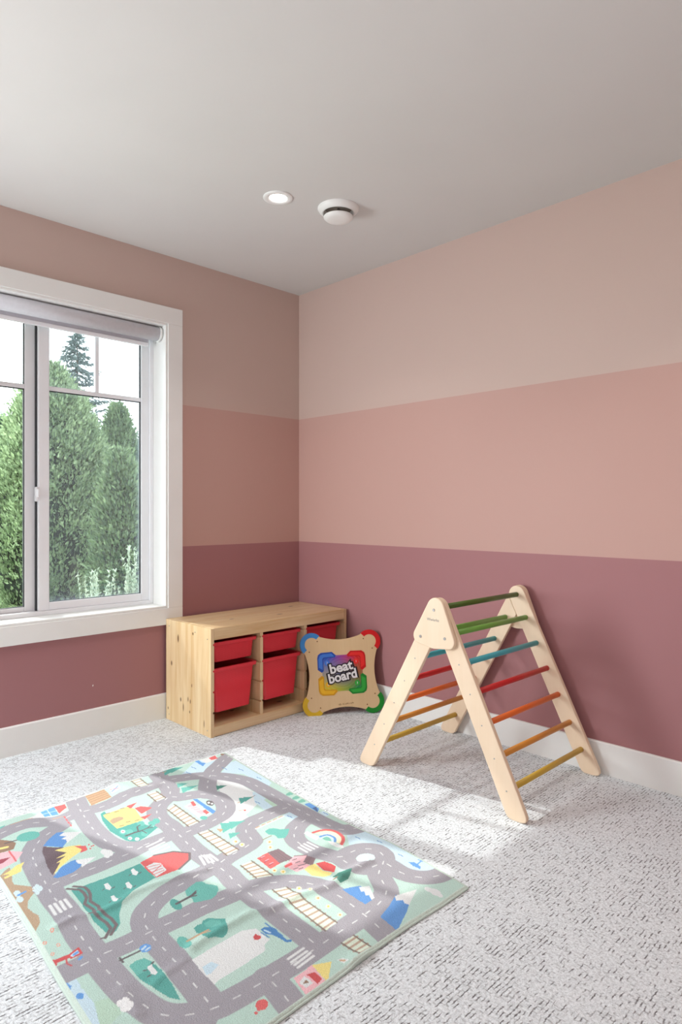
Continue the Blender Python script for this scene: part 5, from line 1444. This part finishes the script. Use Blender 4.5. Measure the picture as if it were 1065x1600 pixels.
for ck, wd_, pts in RUG_ART:
    xs, ys = pts[0::2], pts[1::2]
    if ck == 'dash':
        # broken white centre line: 26 mm marks every 62 mm
        p = np.array(list(zip(xs, ys)), float)
        d = np.r_[0, np.cumsum(np.hypot(*np.diff(p, axis=0).T))]
        k = 20.0
        while k + 24 < d[-1]:
            ax, bx = np.interp([k, k + 17], d, p[:, 0]); ay, by = np.interp([k, k + 17], d, p[:, 1])
            w = window((ax, bx), (ay, by), 6)
            if w: paint(w, np.clip((1.7 - seg_dist(X[w], Y[w], ax, ay, bx, by)) / 1.6 + .5, 0, 1) * .85, lin(*ART_COL['white']))
            k += 54
        continue
    hw = (ROAD_W if ck == 'road' else wd_) / 2
    w = window(xs, ys, hw + 4)
    if w is None: continue
    x, y = X[w], Y[w]
    if wd_:
        dist = np.full(x.shape, 1e9)
        for i in range(len(xs) - 1):
            dist = np.minimum(dist, seg_dist(x, y, xs[i], ys[i], xs[i + 1], ys[i + 1]))
        a = np.clip((hw - dist) / 2.0 + .5, 0, 1)
    else:
        a = np.zeros(x.shape, bool)
        n = len(xs)
        for i in range(n):
            x1, y1, x2, y2 = xs[i], ys[i], xs[(i + 1) % n], ys[(i + 1) % n]
            if y1 == y2: continue
            a ^= ((y1 > y) != (y2 > y)) & (x < (x2 - x1) * (y - y1) / (y2 - y1) + x1)
        a = a.astype(float)
    paint(w, a, lin(*ART_COL[ck]))

# dyes on pale pile are never fully saturated
IMG = IMG * .9 + .10 * np.array(lin(226, 228, 226))

# woven border
BORD = 9.0
si = (np.arange(NS) / (NS - 1))[:, None] * 1372
ti = (np.arange(NT) / (NT - 1))[None, :] * 1030
edge = np.minimum(np.minimum(si, 1372 - si), np.minimum(ti, 1030 - ti))
IMG[edge < BORD] = lin(206, 222, 212)

# height: soft pile, gentle rucks across the rug, edges rolled down
rng = np.random.default_rng(5)


def ridge(pts, amp, sig):
    d = np.full(X.shape, 1e9)
    for (ax, ay), (bx, by) in zip(pts[:-1], pts[1:]):
        d = np.minimum(d, seg_dist(X, Y, ax, ay, bx, by))
    return amp * np.exp(-(d / sig) ** 2)


hgt = np.full(X.shape, 8.0)
for pts, amp, sig in RUCKS:
    hgt += ridge(pts, amp, sig)
hgt += rng.normal(0, .22, X.shape)
hgt -= np.clip(1 - edge / 10.0, 0, 1) ** 2 * 4.0
verts = np.empty((NS * NT, 3), np.float32)
verts[:, 0] = X.ravel() / 1000; verts[:, 1] = Y.ravel() / 1000; verts[:, 2] = hgt.ravel() / 1000
idx = np.arange(NS * NT).reshape(NS, NT)
quads = np.stack([idx[:-1, :-1], idx[:-1, 1:], idx[1:, 1:], idx[1:, :-1]], -1).reshape(-1, 4)
me = D.meshes.new('play_rug')
me.vertices.add(len(verts)); me.vertices.foreach_set('co', verts.ravel())
me.loops.add(quads.size); me.loops.foreach_set('vertex_index', quads.ravel().astype(np.int32))
me.polygons.add(len(quads)); me.polygons.foreach_set('loop_start', np.arange(0, quads.size, 4, dtype=np.int32))
me.update(calc_edges=True)
me.polygons.foreach_set('use_smooth', np.ones(len(quads), bool))
ca_ = me.color_attributes.new('printed_colour', 'FLOAT_COLOR', 'POINT')
ca_.data.foreach_set('color', np.concatenate([IMG.reshape(-1, 3), np.ones((NS * NT, 1))], 1).astype(np.float32).ravel())
me.validate()


def rug_mat():
    m, t, b = nodes('printed_rug_pile')
    a = N(t, 'ShaderNodeAttribute', attribute_name='printed_colour')
    c = objco(t)
    f = noise(t, c, 380, 2)
    lnk(t, mix(t, 1.0, mix(t, ramp(t, f, .28, .72), (0.0, 0, 0), (1, 1, 1)), (0, 0, 0)), b.inputs['Base Color'])
    hs = N(t, 'ShaderNodeHueSaturation')
    lnk(t, a.outputs['Color'], hs.inputs['Color'])
    lnk(t, mth(t, 'ADD', .84, mth(t, 'MULTIPLY', ramp(t, f, .28, .72), .28)), hs.inputs['Value'])
    lnk(t, hs.outputs[0], b.inputs['Base Color'])
    b.inputs['Roughness'].default_value = .95
    b.inputs['Specular IOR Level'].default_value = .1
    bump(t, b, f, .5, .004)
    return m


M['rug'] = rug_mat()
rug = link(D.objects.new('play_rug', me))
rug.data.materials.append(M['rug'])
tag(rug, 'road-map play rug printed with streets, houses and trees on the carpet', 'rug')
# bound edge all round
per = np.concatenate([idx[:, 0], idx[-1, 1:], idx[::-1, -1][1:], idx[0, ::-1][1:-1]])[::6]
bm = bmesh.new()
rings = []
pv = verts[per]
n = len(pv)
for i in range(n):
    p, q, r = pv[i - 1], pv[i], pv[(i + 1) % n]
    tg = Vector(r - p); tg.z = 0; tg.normalize()
    nr = Vector((-tg.y, tg.x, 0))
    zt = q[2]
    rings.append([bm.verts.new(Vector((q[0], q[1], 0)) + nr * u + Vector((0, 0, w))) for u, w in ((-.003, zt + .0004), (.0, zt + .0011), (.003, zt - .0005), (.0038, zt * .5), (.003, .0006), (-.003, .0006))])
for i in range(n):
    A, B = rings[i], rings[(i + 1) % n]
    for k in range(6):
        f = bm.faces.new((A[k], B[k], B[(k + 1) % 6], A[(k + 1) % 6]))
        f.smooth = True
bmesh.ops.recalc_face_normals(bm, faces=bm.faces[:])
obj('edge_binding', bm, plain('mint_binding', lin(204, 222, 212), .9, .06, 300, .3), rug)

# ================================================================== OUTSIDE: TREES


def mesh_np(name, V, F, mat, parent):
    me = D.meshes.new(name)
    V = np.asarray(V, np.float32); F = np.asarray(F, np.int32)
    k = F.shape[1]
    me.vertices.add(len(V)); me.vertices.foreach_set('co', V.ravel())
    me.loops.add(F.size); me.loops.foreach_set('vertex_index', F.ravel())
    me.polygons.add(len(F)); me.polygons.foreach_set('loop_start', np.arange(0, F.size, k, dtype=np.int32))
    me.update(calc_edges=True); me.validate()
    me.materials.append(mat)
    return link(D.objects.new(name, me), parent)


def sprays(P, Dr, L, Wd, rng):
    """small folded leaf sprays: kite of two triangles at P along Dr"""
    n = len(P)
    side = np.cross(Dr, rng.normal(size=(n, 3)))
    side /= np.linalg.norm(side, axis=1)[:, None] + 1e-9
    a = P - Dr * (L * .3)[:, None]
    b = P + side * (Wd)[:, None] + Dr * (L * .1)[:, None]
    c = P + Dr * (L * .7)[:, None]
    d = P - side * (Wd)[:, None] + Dr * (L * .1)[:, None]
    V = np.stack([a, b, c, d], 1).reshape(-1, 3)
    F = np.arange(4 * n).reshape(n, 4)
    return V, F


def cedar(loc, h, r, seed, mat, label, clumps=420, power=1.6):
    """columnar conifer: leaf sprays gathered in upright fan-shaped clumps round a tapering body"""
    rg = np.random.default_rng(seed)
    root = tag(empty('cedar_tree', loc), label, 'tree', 'cedars outside the window')
    bm = bmesh.new()
    cyl(bm, (0, 0, 0), (0, 0, h * .9), r * .12, r * .02, 10)
    obj('trunk', bm, M['bark'], root)

    def prof(z):
        q = np.clip(z / h, 0, 1)
        return r * np.clip(1 - q ** power, 0, 1) ** .8 * (0.84 + .16 * np.minimum(q / .25, 1))
    zc = .05 + rg.random(clumps) ** .9 * (h - .10)
    tc = rg.random(clumps) * 2 * PI
    Rc = prof(zc) * rg.uniform(.74, 1.06, clumps) + .01
    C = np.stack([Rc * np.cos(tc), Rc * np.sin(tc), zc], 1)
    k = 34
    O = np.stack([np.cos(tc), np.sin(tc), np.zeros(clumps)], 1)
    s = np.clip(.055 + .10 * prof(zc) / r, .05, .16) * rg.uniform(.7, 1.3, clumps)
    tt = rg.random((clumps, k))
    off = rg.normal(0, 1, (clumps, k, 3)) * np.array([.45, .45, .75])
    P = C[:, None] + off * s[:, None, None] + np.array([0, 0, 1.]) * (tt * s[:, None] * .8)[..., None]
    Dr = O[:, None] * .55 + np.array([0, 0, .9]) + off * .55 + rg.normal(0, .25, (clumps, k, 3))
    Dr = (Dr / np.linalg.norm(Dr, axis=2)[..., None]).reshape(-1, 3)
    P = P.reshape(-1, 3)
    V, F = sprays(P, Dr, rg.uniform(.05, .11, len(P)), rg.uniform(.010, .022, len(P)), rg)
    V[:, 2] = np.maximum(V[:, 2], .01)
    o = mesh_np('foliage', V, F, M[mat], root)
    o['kind'] = 'stuff'
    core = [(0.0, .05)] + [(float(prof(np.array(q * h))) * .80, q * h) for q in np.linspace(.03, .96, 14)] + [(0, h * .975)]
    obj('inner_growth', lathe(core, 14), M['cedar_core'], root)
    return root


GZ_ = -.5
cedar((-7.9, 1.445, GZ_), 3.95, 1.05, 1, 'cedar_bright', 'big bright green cedar standing behind the window mullion, filling the clear left pane', 1500, 2.6)
cedar((-10.6, 1.56, GZ_), 3.40, .60, 2, 'cedar', 'dark cedar tip at the far left, behind the big bright cedar', 420)
cedar((-12.8, 4.20, GZ_), 3.92, .66, 4, 'cedar', 'dark cedar in the gap between the two tall pointed cedars', 520)
cedar((-10.2, 3.70, GZ_), 3.84, .63, 5, 'cedar_mid', 'pointed green cedar behind the right half of the screened pane', 800, 3.0)
cedar((-5.5, 1.50, GZ_), 2.36, .35, 6, 'cedar_mid', 'shorter round-topped cedar in front of the pointed one', 520, 3.0)
cedar((-7.9, 3.16, GZ_), 3.05, .40, 7, 'cedar', 'cedar at the right-hand edge of the view, against the jamb', 400)


def spruce(loc, h, seed, label):
    rg = np.random.default_rng(seed)
    root = tag(empty('spruce_tree', loc), label, 'tree')
    bm = bmesh.new()
    cyl(bm, (0, 0, 0), (0, 0, h), .12, .015, 8)
    obj('trunk', bm, M['bark'], root)
    VV, FF, k = [], [], 0
    Ps, Ds = [], []
    z = h * .25
    while z < h * .985:
        f = 1 - z / h
        L = 2.7 * f ** .8 + .12
        for i in range(6):
            th = rg.random() * 2 * PI
            Lb = L * rg.uniform(.65, 1.1)
            m = max(6, int(Lb * 26))
            t = np.linspace(.05, 1, m)
            sag = -.28 * Lb * t ** 1.3 + .22 * Lb * t ** 3
            Px = np.stack([Lb * t * math.cos(th), Lb * t * math.sin(th), z + sag], 1)
            Ps.append(np.repeat(Px, 2, 0) + rg.normal(0, .03, (2 * m, 3)))
            dd = np.stack([np.full(2 * m, math.cos(th)), np.full(2 * m, math.sin(th)), np.full(2 * m, -.45)], 1) + rg.normal(0, .45, (2 * m, 3))
            Ds.append(dd / np.linalg.norm(dd, axis=1)[:, None])
        z += .12 + .22 * f
    P, Dr = np.concatenate(Ps), np.concatenate(Ds)
    V, F = sprays(P, Dr, rg.uniform(.12, .24, len(P)), rg.uniform(.02, .04, len(P)), rg)
    o = mesh_np('foliage', V, F, M['spruce'], root)
    o['kind'] = 'stuff'


spruce((-22, 7.7, GZ_), 8.55, 3, 'tall thin spruce rising above the cedars in the upper pane')


def stalk_plant(loc, n, hh, spread, seed, label):
    rg = np.random.default_rng(seed)
    root = tag(empty('stalky_shrub', loc), label, 'shrub', 'pale shrubs under the window view')
    V, F, k = [], [], 0
    Ps, Ds = [], []
    bm = bmesh.new()
    for i in range(n):
        x, y = rg.normal(0, spread * .35), rg.normal(0, spread * .5)
        L = hh * rg.uniform(.6, 1.0)
        bx, by = rg.normal(0, .06), rg.normal(0, .07)
        m = 22
        t = np.linspace(0, 1, m)
        P = np.stack([x + bx * t ** 2 * L, y + by * t ** 2 * L, L * t], 1)
        cyl(bm, P[0], P[m // 2], .004, .003, 4, False)
        cyl(bm, P[m // 2], P[-1], .003, .001, 4, False)
        Q = np.repeat(P[4:], 3, 0)
        dd = rg.normal(0, .6, (len(Q), 3)) + np.array([0, 0, .9])
        Ps.append(Q); Ds.append(dd / np.linalg.norm(dd, axis=1)[:, None])
    obj('stem', bm, M['sage'], root)
    P, Dr = np.concatenate(Ps), np.concatenate(Ds)
    V, F = sprays(P, Dr, rg.uniform(.035, .07, len(P)), rg.uniform(.005, .011, len(P)), rg)
    o = mesh_np('leaves', V, F, M['sage'], root)
    o['kind'] = 'stuff'


stalk_plant((-3.1, .06, GZ_), 26, 1.02, .12, 1, 'pale grey-green stalky shrub low in the middle of the screened pane')
stalk_plant((-3.1, .47, GZ_), 44, 1.24, .14, 2, 'pale grey-green stalky shrub low at the right of the screened pane')
